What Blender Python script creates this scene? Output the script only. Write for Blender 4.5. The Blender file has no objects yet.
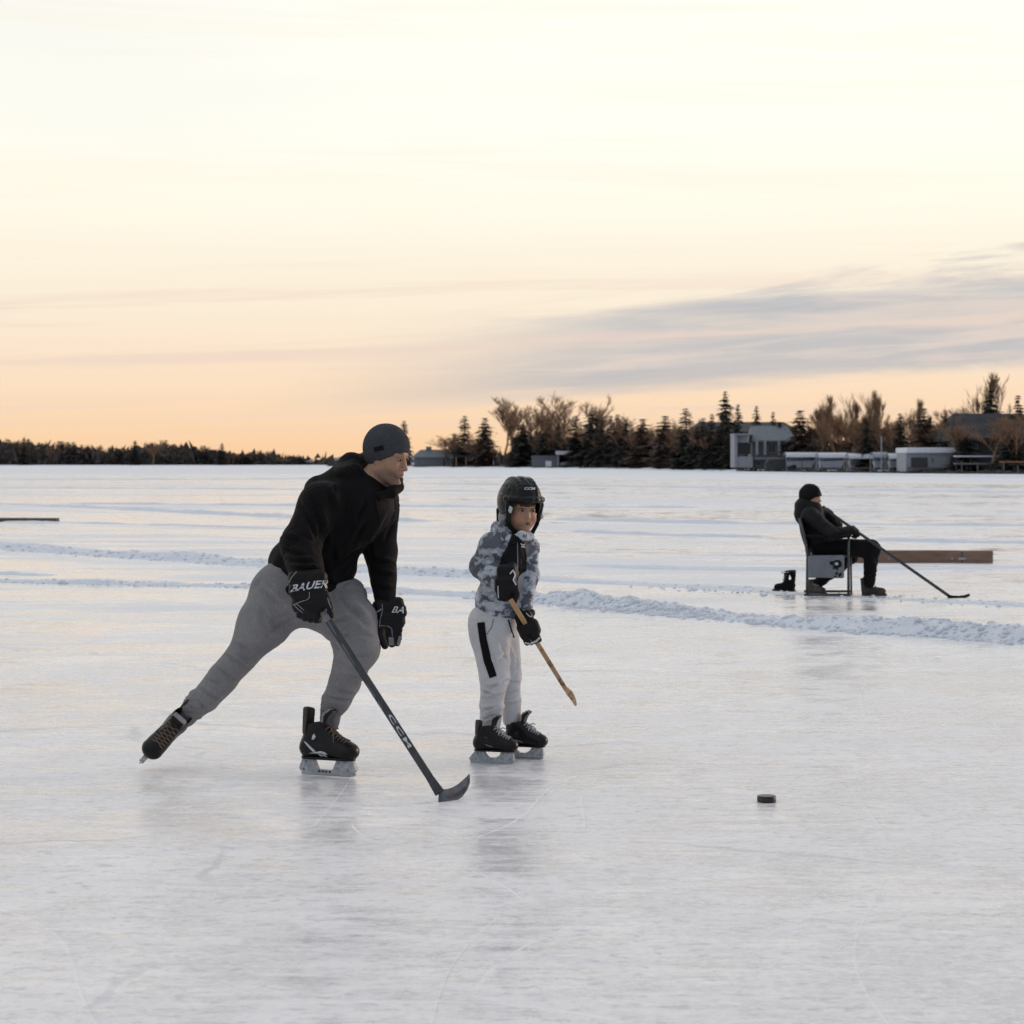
import bpy, bmesh, math, random
import numpy as np
from mathutils import Vector, Matrix
from mathutils.bvhtree import BVHTree
random.seed(7); np.random.seed(7)
scene = bpy.context.scene
COL = scene.collection
FPX, CX, HY, CH = 2200.0, 512.0, 463.0, 1.35      # focal length in px, optical axis, horizon row, eye height (m)
R = math.radians

# ---------------------------------------------------------------- object helpers
def tag(o, label=None, cat=None, group=None, kind=None):
    if label: o['label'] = label
    if cat: o['category'] = cat
    if group: o['group'] = group
    if kind: o['kind'] = kind
    return o
def empty(name, loc=(0, 0, 0), rz=0.0, sc=1.0):
    o = bpy.data.objects.new(name, None); COL.objects.link(o)
    o.location = loc; o.rotation_euler = (0, 0, rz); o.scale = (sc, sc, sc)
    o.empty_display_size = 0.1
    return o
def link_mesh(name, me, mat, parent=None, smooth=True, org=None):
    """world-space mesh; if org (np/Vector) given, it is shifted to that origin"""
    if org is not None:
        me.transform(Matrix.Translation(-Vector(org)))
    o = bpy.data.objects.new(name, me); COL.objects.link(o)
    if mat is not None:
        for m in (mat if isinstance(mat, (list, tuple)) else [mat]): me.materials.append(m)
    if smooth: me.polygons.foreach_set('use_smooth', [True]*len(me.polygons))
    if parent is not None: o.parent = parent
    return o
def mesh_from(v, f, name='m'):
    me = bpy.data.meshes.new(name)
    me.from_pydata([tuple(map(float, p)) for p in v], [], f); me.update()
    return me
def gp(px, py, z=0.0):
    """ground point (at height z) that the photo shows at that row/column"""
    D = (CH - z)*FPX/(py - HY)
    return np.array([(px - CX)/FPX*D, D, z])
def wp(px, py, D):
    return np.array([(px - CX)/FPX*D, D, CH - (py - HY)/FPX*D])

class MB:                                      # poly collector
    def __init__(s): s.v = []; s.f = []; s.mi = []
    def add(s, v, f, mi=0):
        n = len(s.v); s.v += [tuple(p) for p in v]; s.f += [tuple(i+n for i in q) for q in f]; s.mi += [mi]*len(f)
    def box(s, a, b, mi=0):
        x0, y0, z0 = a; x1, y1, z1 = b
        v = [(x0,y0,z0),(x1,y0,z0),(x1,y1,z0),(x0,y1,z0),(x0,y0,z1),(x1,y0,z1),(x1,y1,z1),(x0,y1,z1)]
        s.add(v, [(0,3,2,1),(4,5,6,7),(0,1,5,4),(1,2,6,5),(2,3,7,6),(3,0,4,7)], mi)
    def tube(s, pts, r, n=8, mi=0, cap=True):
        pts = [np.array(p, float) for p in pts]
        rs = r if isinstance(r, (list, tuple)) else [r]*len(pts)
        rings = []; prev = None
        for i, p in enumerate(pts):
            a = pts[max(i-1, 0)]; b = pts[min(i+1, len(pts)-1)]
            d = b - a; d = d/(np.linalg.norm(d)+1e-9)
            ref = prev if prev is not None else (np.array([0, 0, 1.]) if abs(d[2]) < .9 else np.array([1., 0, 0]))
            u = ref - d*np.dot(ref, d); u /= np.linalg.norm(u)+1e-9; w = np.cross(d, u); prev = u
            rings.append([p + rs[i]*(math.cos(t)*u + math.sin(t)*w) for t in [2*math.pi*k/n for k in range(n)]])
        v = [q for rg in rings for q in rg]; f = []
        for i in range(len(pts)-1):
            for k in range(n):
                f.append((i*n+k, i*n+(k+1) % n, (i+1)*n+(k+1) % n, (i+1)*n+k))
        if cap:
            f.append(tuple(range(n-1, -1, -1))); f.append(tuple((len(pts)-1)*n+k for k in range(n)))
        s.add(v, f, mi)
    def prism(s, poly, M, t, mi=0):
        """poly in local (a,b), thickness t along the third axis; M maps (a,b,c)->world"""
        n = len(poly)
        v = [M(a, b, -t/2) for a, b in poly] + [M(a, b, t/2) for a, b in poly]
        f = [tuple(range(n-1, -1, -1)), tuple(range(n, 2*n))] + [(i, (i+1) % n, n+(i+1) % n, n+i) for i in range(n)]
        s.add(v, f, mi)
    def build(s, name, mat, parent=None, smooth=False, org=None, bevel=0):
        me = bpy.data.meshes.new(name); me.from_pydata([tuple(map(float, p)) for p in s.v], [], s.f); me.update()
        bm = bmesh.new(); bm.from_mesh(me); bmesh.ops.recalc_face_normals(bm, faces=bm.faces); bm.to_mesh(me); bm.free()
        o = link_mesh(name, me, mat, parent, smooth, org)
        if any(s.mi): me.polygons.foreach_set('material_index', s.mi)
        if bevel:
            b = o.modifiers.new('bevel', 'BEVEL'); b.width = bevel; b.segments = 2; b.limit_method = 'ANGLE'
        return o

# ---------------------------------------------------------------- noise in numpy
def _h(i, j, k, s):
    n = (i*374761393 + j*668265263 + k*2147483647 + s*1274126177) & 0xffffffff
    n = ((n ^ (n >> 13))*1103515245) & 0xffffffff
    return ((n ^ (n >> 16)) & 0xffff)/65535.0
def vnoise(P, s=0):
    P = np.asarray(P, np.float64); I = np.floor(P).astype(np.int64); F = P - I; F = F*F*(3-2*F)
    x, y, z = I[:, 0], I[:, 1], I[:, 2]; fx, fy, fz = F[:, 0], F[:, 1], F[:, 2]
    def L(a, b, t): return a + (b-a)*t
    return L(L(L(_h(x,y,z,s), _h(x+1,y,z,s), fx), L(_h(x,y+1,z,s), _h(x+1,y+1,z,s), fx), fy),
             L(L(_h(x,y,z+1,s), _h(x+1,y,z+1,s), fx), L(_h(x,y+1,z+1,s), _h(x+1,y+1,z+1,s), fx), fy), fz)
def fbm(P, o=3, s=0):
    r = 0; a = .5
    for k in range(o):
        r = r + a*vnoise(P*(2**k) + k*17.3, s+k); a *= .5
    return r

# ---------------------------------------------------------------- signed distance modelling
A = lambda *p: np.array(p, np.float64)
def cap(a, b, ra, rb=None, flat=None):
    a = np.array(a, float); b = np.array(b, float); rb = ra if rb is None else rb
    def f(P):
        ab = b-a; t = np.clip(((P-a)@ab)/(ab@ab+1e-12), 0, 1)
        v = P-a-t[:, None]*ab
        if flat is not None:
            n, s = flat; vn = v@n; v = v + (vn*(s-1))[:, None]*n
        return np.sqrt((v*v).sum(1)) - (ra+(rb-ra)*t)
    m = max(ra, rb)/(min(1, flat[1]) if flat else 1)
    return f, np.minimum(a, b)-m, np.maximum(a, b)+m
def ell(c, r, Rm=None):
    c = np.array(c, float); r = np.array(r if hasattr(r, '__len__') else (r, r, r), float)
    def f(P):
        q = P-c
        if Rm is not None: q = q@Rm
        k0 = np.sqrt(((q/r)**2).sum(1)); k1 = np.sqrt(((q/r**2)**2).sum(1))
        return k0*(k0-1)/(k1+1e-9)
    m = r.max()
    return f, c-m, c+m
def rbox(c, hs, rd=.005, Rm=None):
    c = np.array(c, float); hs = np.array(hs, float)
    def f(P):
        q = P-c
        if Rm is not None: q = q@Rm
        q = np.abs(q)-(hs-rd)
        return np.sqrt((np.maximum(q, 0)**2).sum(1)) + np.minimum(q.max(1), 0) - rd
    m = np.linalg.norm(hs)
    return f, c-m, c+m
def plane(p, n):
    """solid on the side opposite n"""
    p = np.array(p, float); n = np.array(n, float); n = n/np.linalg.norm(n)
    return (lambda P: (P-p)@n), p, p
def fold(prims, P):
    d = None
    for op, pr, k in prims:
        e = pr[0](P)
        if d is None: d = e; continue
        if op == 'u':
            if k > 0:
                h = np.clip(.5+.5*(e-d)/k, 0, 1); d = e+(d-e)*h - k*h*(1-h)
            else: d = np.minimum(d, e)
        elif op == 's':
            if k > 0:
                h = np.clip(.5-.5*(-e-d)/k, 0, 1); d = -e+(d+e)*h + k*h*(1-h)
            else: d = np.maximum(d, -e)
        elif op == 'i':
            if k > 0:
                h = np.clip(.5-.5*(e-d)/k, 0, 1); d = e+(d-e)*h + k*h*(1-h)
            else: d = np.maximum(d, e)
    return d
def sdf_mesh(prims, h):
    lo = np.min([p[1][1] for p in prims if p[0] == 'u'], axis=0)-3*h
    hi = np.max([p[1][2] for p in prims if p[0] == 'u'], axis=0)+3*h
    S = 4; nc = np.ceil((hi-lo)/(h*S)).astype(int)+1; n = (nc-1)*S+1
    gx = [lo[i]+np.arange(nc[i])*h*S for i in range(3)]
    G = np.stack(np.meshgrid(*gx, indexing='ij'), -1).reshape(-1, 3)
    C = fold(prims, G).reshape(nc)
    near = np.abs(C) < h*S*1.9
    N = np.zeros(tuple(nc), bool)
    N[:] = near
    cellm = np.zeros(tuple(nc-1), bool)
    for a in (0, 1):
        for b in (0, 1):
            for c in (0, 1):
                cellm |= N[a:nc[0]-1+a, b:nc[1]-1+b, c:nc[2]-1+c]
    D = np.repeat(np.repeat(np.repeat(C, S, 0), S, 1), S, 2)[:n[0], :n[1], :n[2]].copy()
    M = np.zeros(tuple(n), bool)
    big = np.repeat(np.repeat(np.repeat(cellm, S, 0), S, 1), S, 2)
    M[:-1, :-1, :-1] |= big; M[1:, 1:, 1:] |= big; M[1:, :-1, :-1] |= big; M[:-1, 1:, :-1] |= big; M[:-1, :-1, 1:] |= big
    M[1:, 1:, :-1] |= big; M[1:, :-1, 1:] |= big; M[:-1, 1:, 1:] |= big
    idx = np.argwhere(M)
    D[M] = fold(prims, lo+idx*h)
    D[D == 0] = 1e-9
    Sg = D < 0
    # cells
    m = tuple(n-1)
    cnt = np.zeros(m, np.int8); 
    for a in (0, 1):
        for b in (0, 1):
            for c in (0, 1):
                cnt += Sg[a:m[0]+a, b:m[1]+b, c:m[2]+c]
    act = (cnt > 0) & (cnt < 8)
    ci = np.argwhere(act); vid = -np.ones(m, np.int64); vid[act] = np.arange(len(ci))
    acc = np.zeros((len(ci), 3)); w = np.zeros(len(ci))
    cs = [(0,0,0),(1,0,0),(0,1,0),(1,1,0),(0,0,1),(1,0,1),(0,1,1),(1,1,1)]
    for i, j in ((0,1),(2,3),(4,5),(6,7),(0,2),(1,3),(4,6),(5,7),(0,4),(1,5),(2,6),(3,7)):
        a, b = np.array(cs[i]), np.array(cs[j])
        da = D[tuple((ci+a).T)]; db = D[tuple((ci+b).T)]
        mk = (da < 0) != (db < 0)
        t = np.where(mk, da/(da-db+1e-20), 0)
        acc += np.where(mk[:, None], a+(b-a)*t[:, None], 0); w += mk
    V = lo+(ci+acc/w[:, None])*h
    F = []
    for ax in range(3):
        u, v = (ax+1) % 3, (ax+2) % 3
        sl0 = [slice(None)]*3; sl1 = [slice(None)]*3
        sl0[ax] = slice(0, -1); sl1[ax] = slice(1, None)
        s0 = Sg[tuple(sl0)]; s1 = Sg[tuple(sl1)]
        e = np.argwhere(s0 != s1)
        ok = (e[:, u] > 0) & (e[:, v] > 0) & (e[:, u] < n[u]-1) & (e[:, v] < n[v]-1)
        e = e[ok]; fl = s0[tuple(e.T)]
        du = np.zeros(3, int); du[u] = 1; dv = np.zeros(3, int); dv[v] = 1
        q = np.stack([vid[tuple((e-du-dv).T)], vid[tuple((e-dv).T)], vid[tuple(e.T)], vid[tuple((e-du).T)]], 1)
        q = np.where(fl[:, None], q, q[:, ::-1]); q = q[(q >= 0).all(1)]
        F.append(q)
    F = np.concatenate(F)
    return V, F
def np_mesh(V, F, name):
    me = bpy.data.meshes.new(name)
    me.vertices.add(len(V)); me.vertices.foreach_set('co', np.ascontiguousarray(V, np.float32).ravel())
    me.loops.add(F.size); me.loops.foreach_set('vertex_index', F.ravel().astype(np.int32))
    me.polygons.add(len(F))
    me.polygons.foreach_set('loop_start', np.arange(0, F.size, 4, dtype=np.int32))
    me.polygons.foreach_set('loop_total', np.full(len(F), 4, np.int32))
    me.update(calc_edges=True); me.validate()
    return me
BVH = {}
def sdf_obj(name, prims, h, mat, parent=None, org=None, disp=None, col=None, key=None):
    V, F = sdf_mesh(prims, h)
    me = np_mesh(V, F, name)
    if disp is not None:
        nr = np.empty(len(V)*3, np.float32); me.vertices.foreach_get('normal', nr); nr = nr.reshape(-1, 3)
        V = V + nr*disp(V, nr)[:, None]
        me.vertices.foreach_set('co', V.astype(np.float32).ravel()); me.update()
    if col is not None:
        ca = me.color_attributes.new('Col', 'FLOAT_COLOR', 'POINT')
        c = np.ones((len(V), 4), np.float32); c[:, :3] = col(V); ca.data.foreach_set('color', c.ravel())
    if key: BVH[key] = BVHTree.FromPolygons([tuple(p) for p in V.tolist()], F.tolist())
    return link_mesh(name, me, mat, parent, True, org)
def folds(creases=(), amp=.004, fr=14., st=(1, 1, 1), seed=0, lines=()):
    """cloth folds: broad noise ridges plus explicit creases (a, b, width, depth)"""
    st = np.array(st, float)
    def f(V, nr):
        n1 = fbm(V*fr*st, 3, seed); q1 = fbm(V*fr*.8*st+5., 3, seed+9); q2 = fbm(V*fr*1.7*st+11., 2, seed+13); mk = np.clip((vnoise(V*fr*.6+3, seed+4)-.35)*3, 0, 1)
        d = amp*(n1-.44)*2.4 - amp*.8*np.exp(-((q1-.44)/.022)**2)*mk - amp*.35*np.exp(-((q2-.38)/.03)**2)*mk
        for a, b, w, dp in creases:
            a = np.array(a); b = np.array(b); ab = b-a
            t = np.clip(((V-a)@ab)/(ab@ab), 0, 1); q = V-a-t[:, None]*ab
            s = np.sqrt((q*q).sum(1)); fade = np.sin(np.pi*np.clip(t*.9+.05, 0, 1))
            d = d - dp*fade*np.exp(-(s/w)**2) + .6*dp*fade*np.exp(-((s-1.7*w)/w)**2)
        if lines:                       # folds measured on the photograph, cut into the side of the cloth that faces the viewer
            Q = np.stack([CX+V[:, 0]/V[:, 1]*FPX, HY+(CH-V[:, 2])/V[:, 1]*FPX], 1); Q = Q+np.stack([vnoise(V*30, seed+31), vnoise(V*30, seed+32)], 1)*2.2-1.1
            face = np.clip(-nr[:, 1]*1.6, 0, 1)
            for x0, y0, x1, y1, w, dp in lines:
                a = np.array((x0, y0), float); ab = np.array((x1-x0, y1-y0), float); t = ((Q-a)@ab)/(ab@ab); tc_ = np.clip(t, 0, 1)
                q = Q-a-tc_[:, None]*ab; L_ = np.sqrt(ab@ab); sd = (q[:, 0]*-ab[1]+q[:, 1]*ab[0])/L_; en = np.maximum(0, np.abs(t-.5)-.5)*L_
                fade = np.sin(np.pi*np.clip(tc_*.86+.07, 0, 1))*np.exp(-(en/2.)**2)*face
                d = d - dp*fade*(np.exp(-(sd/w)**2) - .75*np.exp(-((sd+2.0*w)/(1.3*w))**2))
        return d
    return f
class Frame:
    def __init__(s, o, F, U, sc=1.0):
        F = np.array(F, float); F /= np.linalg.norm(F); U = np.array(U, float)
        U = U-F*np.dot(U, F); U /= np.linalg.norm(U); Y = np.cross(U, F)
        s.o = np.array(o, float); s.R = np.stack([F, Y, U], 1); s.s = sc
    def __call__(s, x, y=0, z=0): return s.o + s.R@(np.array([x, y, z])*s.s)
    def cap(s, a, b, ra, rb=None, flat=None):
        if flat is not None: flat = (s.R@np.array(flat[0], float), flat[1])
        return cap(s(*a), s(*b), ra*s.s, None if rb is None else rb*s.s, flat)
    def ell(s, c, r, rot=None):
        r = np.array(r if hasattr(r, '__len__') else (r, r, r), float)*s.s
        return ell(s(*c), r, s.R if rot is None else s.R@rot)
    def rbox(s, c, hs, rd=.005, rot=None): return rbox(s(*c), np.array(hs)*s.s, rd*s.s, s.R if rot is None else s.R@rot)
    def plane(s, p, n): return plane(s(*p), s.R@np.array(n, float))
    def loc(s, P): return ((P-s.o)@s.R)/s.s
def ry(a): c, q = math.cos(R(a)), math.sin(R(a)); return np.array([[c,0,q],[0,1,0],[-q,0,c]])
def rx(a): c, q = math.cos(R(a)), math.sin(R(a)); return np.array([[1,0,0],[0,c,-q],[0,q,c]])
def rz(a): c, q = math.cos(R(a)), math.sin(R(a)); return np.array([[c,-q,0],[q,c,0],[0,0,1]])

# ---- trims laid on a built surface (found by casting lines at it)
def hit(key, o, d, off):
    p, n, i, ds = BVH[key].ray_cast(Vector(o), Vector(d).normalized())
    if p is None: return None
    n = n if n.dot(Vector(d)) < 0 else -n
    return np.array(p)+np.array(n)*off
def side_px(px, py): return (0, 0, CH), ((px-CX)/FPX, 1, -(py-HY)/FPX)
def dense(pts, step):
    out = [np.array(pts[0], float)]
    for a, b in zip(pts[:-1], pts[1:]):
        a = np.array(a, float); b = np.array(b, float); n = max(1, int(np.linalg.norm(b-a)/step))
        out += [a+(b-a)*k/n for k in range(1, n+1)]
    return out
def ribbon(key, pts, w, off=.0015, step=1.2, mb=None, caster=side_px, nw=2):
    mb = mb or MB(); P = dense(pts, step); rows = []
    for i, p in enumerate(P):
        d = P[min(i+1, len(P)-1)]-P[max(i-1, 0)]; d = d/(np.linalg.norm(d)+1e-9); nn = np.array([-d[1], d[0]])
        ww = w(i/(len(P)-1)) if callable(w) else w
        row = [hit(key, *caster(*(p+nn*ww*(k/nw-.5))), off) for k in range(nw+1)]
        rows.append(row if all(q is not None for q in row) else None)
    for a, b in zip(rows[:-1], rows[1:]):
        if a is None or b is None: continue
        for k in range(nw):
            if np.linalg.norm(a[k]-b[k]) > .05: continue
            mb.add([a[k], a[k+1], b[k+1], b[k]], [(0, 1, 2, 3)])
    return mb
def polytrim(key, poly, off=.0015, mb=None, caster=side_px, cell=1.0):
    """filled outline projected on a surface (grid of small faces inside the outline)"""
    mb = mb or MB(); poly = [tuple(p) for p in poly]
    bm = bmesh.new(); vs = [bm.verts.new((x, y, 0)) for x, y in poly]; bm.faces.new(vs)
    x0 = min(p[0] for p in poly); x1 = max(p[0] for p in poly); y0 = min(p[1] for p in poly); y1 = max(p[1] for p in poly)
    for ax, lo, hi in ((0, x0, x1), (1, y0, y1)):
        t = lo+cell
        while t < hi:
            co = [0, 0, 0]; co[ax] = t; no = [0, 0, 0]; no[ax] = 1
            bmesh.ops.bisect_plane(bm, geom=bm.verts[:]+bm.edges[:]+bm.faces[:], plane_co=co, plane_no=no); t += cell
    bmesh.ops.triangulate(bm, faces=[f for f in bm.faces if len(f.verts) > 4])
    bm.verts.index_update(); H = [hit(key, *caster(v.co.x, v.co.y), off) for v in bm.verts]
    for f in bm.faces:
        q = [H[v.index] for v in f.verts]
        if all(p is not None for p in q): mb.add(q, [tuple(range(len(q)))])
    bm.free(); return mb
def text2d(s, shear=0.0, bold=.0):
    cu = bpy.data.curves.new('lettering', 'FONT'); cu.body = s; cu.shear = shear; cu.offset = bold; cu.resolution_u = 2
    ob = bpy.data.objects.new('lettering', cu); COL.objects.link(ob)
    dg = bpy.context.evaluated_depsgraph_get(); me = bpy.data.meshes.new_from_object(ob.evaluated_get(dg))
    v = np.array([tuple(q.co)[:2] for q in me.vertices]); f = [tuple(p.vertices) for p in me.polygons]
    bpy.data.objects.remove(ob); bpy.data.curves.remove(cu); bpy.data.meshes.remove(me)
    v -= v.min(0); v /= v.max(0)
    return v, f
def text_on(key, s, mapf, off=.0016, shear=0., bold=0., caster=side_px, mb=None):
    v, f = text2d(s, shear, bold); mb = mb or MB()
    H = [hit(key, *caster(*mapf(a, b)), off) for a, b in v]
    for q in f:
        p = [H[i] for i in q]
        if all(x is not None for x in p): mb.add(p, [tuple(range(len(p)))])
    return mb

# ---------------------------------------------------------------- materials
def nmat(name):
    m = bpy.data.materials.new(name); m.use_nodes = True; nt = m.node_tree
    return m, nt, nt.nodes['Principled BSDF'], nt.nodes['Material Output']
def nd(nt, t, **kw):
    n = nt.nodes.new(t)
    for k, v in kw.items():
        if k in n.inputs.keys(): n.inputs[k].default_value = v
        else: setattr(n, k, v)
    return n
def c4(c): return (c[0], c[1], c[2], 1)
def mixc(nt, fac, a, b, blend='MIX'):
    n = nt.nodes.new('ShaderNodeMix'); n.data_type = 'RGBA'; n.blend_type = blend
    for s, x in ((n.inputs[0], fac), (n.inputs[6], a), (n.inputs[7], b)):
        if isinstance(x, (int, float)): s.default_value = x
        elif isinstance(x, (tuple, list)): s.default_value = c4(x)
        else: nt.links.new(x, s)
    return n.outputs[2]
def ramp(nt, src, stops, interp='LINEAR'):
    n = nt.nodes.new('ShaderNodeValToRGB'); n.color_ramp.interpolation = interp; e = n.color_ramp.elements
    while len(e) < len(stops): e.new(.5)
    for q, (p, c) in zip(e, stops):
        q.position = p; q.color = c4(c) if isinstance(c, (tuple, list)) else (c, c, c, 1)
    if src is not None: nt.links.new(src, n.inputs[0])
    return n.outputs[0]
def math_(nt, op, a, b=None, c=None, clamp=False):
    n = nt.nodes.new('ShaderNodeMath'); n.operation = op; n.use_clamp = clamp
    for i, x in enumerate((a, b, c)):
        if x is None: continue
        if isinstance(x, (int, float)): n.inputs[i].default_value = x
        else: nt.links.new(x, n.inputs[i])
    return n.outputs[0]
def noise(nt, scale, detail=4, rough=.55, vec=None, dist=0., stretch=None):
    if vec is None: vec = nd(nt, 'ShaderNodeTexCoord').outputs['Object']
    if stretch is not None:
        mp = nt.nodes.new('ShaderNodeMapping'); mp.inputs['Scale'].default_value = stretch; nt.links.new(vec, mp.inputs[0]); vec = mp.outputs[0]
    n = nt.nodes.new('ShaderNodeTexNoise'); n.inputs['Scale'].default_value = scale; n.inputs['Detail'].default_value = detail
    n.inputs['Roughness'].default_value = rough; n.inputs['Distortion'].default_value = dist
    nt.links.new(vec, n.inputs['Vector']); return n.outputs[0]
def bump(nt, b, h, strength=.3, dist=.01):
    n = nt.nodes.new('ShaderNodeBump'); n.inputs['Strength'].default_value = strength; n.inputs['Distance'].default_value = dist
    nt.links.new(h, n.inputs['Height']); nt.links.new(n.outputs[0], b.inputs['Normal']); return n
def simple(name, c, rough=.7, var=.15, scale=30., bs=.2, bd=.002, metal=0., sheen=0., spec=.5, bscale=None, attr=None):
    m, nt, b, o = nmat(name)
    n = noise(nt, scale, 5)
    dark = tuple(x*(1-var) for x in c); lite = tuple(min(1, x*(1+var)) for x in c)
    col = ramp(nt, n, [(.3, dark), (.7, lite)])
    if attr:
        at = nt.nodes.new('ShaderNodeVertexColor'); at.layer_name = 'Col'
        col = mixc(nt, 1.0, at.outputs[0], ramp(nt, n, [(.3, 1-var), (.7, 1.)]), 'MULTIPLY')
    nt.links.new(col, b.inputs['Base Color'])
    b.inputs['Roughness'].default_value = rough; b.inputs['Metallic'].default_value = metal
    b.inputs['Specular IOR Level'].default_value = spec
    if sheen: b.inputs['Sheen Weight'].default_value = sheen; b.inputs['Sheen Roughness'].default_value = .5
    if bs: bump(nt, b, noise(nt, bscale or scale*4, 3), bs, bd)
    return m
# ================================================================ camera
cam = bpy.data.cameras.new('camera'); co = bpy.data.objects.new('camera', cam); COL.objects.link(co)
co.location = (0, 0, CH); co.rotation_euler = (R(90), 0, 0)
cam.sensor_width = 36; cam.lens = FPX/1024*36; cam.shift_y = -(512-HY)/1024
cam.clip_end = 20000; cam.clip_start = .1
cam.dof.use_dof = True; cam.dof.focus_distance = 9.7; cam.dof.aperture_fstop = 8.5
scene.camera = co

# ================================================================ sky and sun
SUN_EL, SUN_AZ = 9.0, 62.0           # azimuth clockwise from the view direction (+Y)
w = bpy.data.worlds.new('World'); scene.world = w; w.use_nodes = True
nt = w.node_tree; nt.nodes.clear()
out = nt.nodes.new('ShaderNodeOutputWorld'); bg = nt.nodes.new('ShaderNodeBackground')
tc = nt.nodes.new('ShaderNodeTexCoord'); nrm = nt.nodes.new('ShaderNodeVectorMath'); nrm.operation = 'NORMALIZE'
nt.links.new(tc.outputs['Generated'], nrm.inputs[0])
sp = nt.nodes.new('ShaderNodeSeparateXYZ'); nt.links.new(nrm.outputs[0], sp.inputs[0])
X, Y, Z = sp.outputs
M_ = lambda op, a, b=None, c=None, clamp=False: math_(nt, op, a, b, c, clamp)
def sstep(x, a, b):
    n = nt.nodes.new('ShaderNodeMapRange'); n.interpolation_type = 'SMOOTHSTEP'
    for i, q in ((0, x), (1, a), (2, b), (3, 0.), (4, 1.)):
        if isinstance(q, (int, float)): n.inputs[i].default_value = q
        else: nt.links.new(q, n.inputs[i])
    return n.outputs[0]
u = M_('ARCTAN2', X, Y); v = M_('ARCSINE', Z)
cb = nt.nodes.new('ShaderNodeCombineXYZ'); nt.links.new(u, cb.inputs[0]); nt.links.new(v, cb.inputs[1])
def cl(sx, sy, scale, det, seed, dist=.3, rough=.55, skew=0.0):
    uu = M_('ADD', M_('MULTIPLY', u, sx), seed); vv = M_('MULTIPLY', M_('ADD', v, M_('MULTIPLY', u, -skew)), sy)
    c = nt.nodes.new('ShaderNodeCombineXYZ'); nt.links.new(uu, c.inputs[0]); nt.links.new(vv, c.inputs[1]); c.inputs[2].default_value = seed
    n = nt.nodes.new('ShaderNodeTexNoise'); n.inputs['Scale'].default_value = scale; n.inputs['Detail'].default_value = det
    n.inputs['Distortion'].default_value = dist; n.inputs['Roughness'].default_value = rough
    nt.links.new(c.outputs[0], n.inputs['Vector']); return n.outputs[0]
elev = M_('MULTIPLY', v, 1/1.5708, clamp=True)      # 0 horizon .. 1 zenith ; photo ends at about .133
SKY = [(0.000, (1.00, .63, .37)), (.008, (1.00, .69, .43)), (.018, (1.0, .745, .52)), (.030, (1.0, .80, .61)), (.045, (1.0, .87, .70)), (.060, (1.02, .93, .77)),
       (.078, (1.06, 1.01, .87)), (.100, (1.12, 1.08, .95)), (.134, (1.10, 1.07, .97)), (.18, (1.04, 1.03, .98)), (.28, (.86, .88, .91)), (.5, (.66, .70, .77)), (1, (.57, .61, .70))]
wv = cl(3., 40., 1., 4, 3.1, .6)
ev2 = M_('ADD', elev, M_('MULTIPLY', M_('SUBTRACT', wv, .5), M_('MULTIPLY', sstep(elev, 0., .08), .022)))
base = ramp(nt, ev2, SKY)
# warm side is the half of the sky in front of the camera; behind it the dusk is blue-grey
fr = sstep(Y, -.35, .55)
back = ramp(nt, elev, [(0, (.30, .31, .37)), (.1, (.31, .34, .42)), (.4, (.39, .44, .54)), (1, (.55, .585, .66))])
base = mixc(nt, fr, back, base)
# thin milky veil, upper left is a touch greyer
veil = M_('MULTIPLY', sstep(cl(2.2, 22., 1., 5, 9.7, .5), .42, .72), sstep(elev, .05, .10))
base = mixc(nt, M_('MULTIPLY', veil, .22), base, (.90, .93, .88))
lg = M_('MULTIPLY', sstep(u, .02, -.22), sstep(v, .12, .17)); lg = M_('MULTIPLY', lg, .5)
base = mixc(nt, lg, base, (.90, .915, .885))
# cloud bank at the right, thinning towards the left
n1 = cl(5., 52., 1., 6, 1.3, .9, .62, .06); n2 = cl(14., 150., 1., 5, 5.3, .5, .6, .06)
nn = M_('ADD', M_('MULTIPLY', M_('SUBTRACT', n1, .5), .055), M_('MULTIPLY', M_('SUBTRACT', n2, .5), .020))
vlo = M_('ADD', M_('MULTIPLY', u, .060), .0265); vhi = M_('ADD', M_('MULTIPLY', u, .065), .0765)
e1 = sstep(M_('SUBTRACT', M_('ADD', v, M_('MULTIPLY', nn, .28)), vlo), -.0015, .006)
e2 = sstep(M_('SUBTRACT', vhi, M_('ADD', v, nn)), -.004, .012)
dens = M_('MULTIPLY', M_('MULTIPLY', e1, e2), sstep(M_('ADD', u, M_('MULTIPLY', M_('SUBTRACT', .03, v), 1.6)), -.13, .05))
dens = M_('MULTIPLY', dens, M_('ADD', .80, M_('MULTIPLY', sstep(n1, .36, .56), .20)))
dens = M_('MULTIPLY', dens, sstep(u, 1.2, .6))
ccol = mixc(nt, sstep(M_('ADD', M_('MULTIPLY', n1, .6), M_('MULTIPLY', n2, .4)), .42, .60), (.46, .485, .54), (.72, .64, .595))
c1 = mixc(nt, M_('MULTIPLY', dens, .93), base, ccol)
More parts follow.
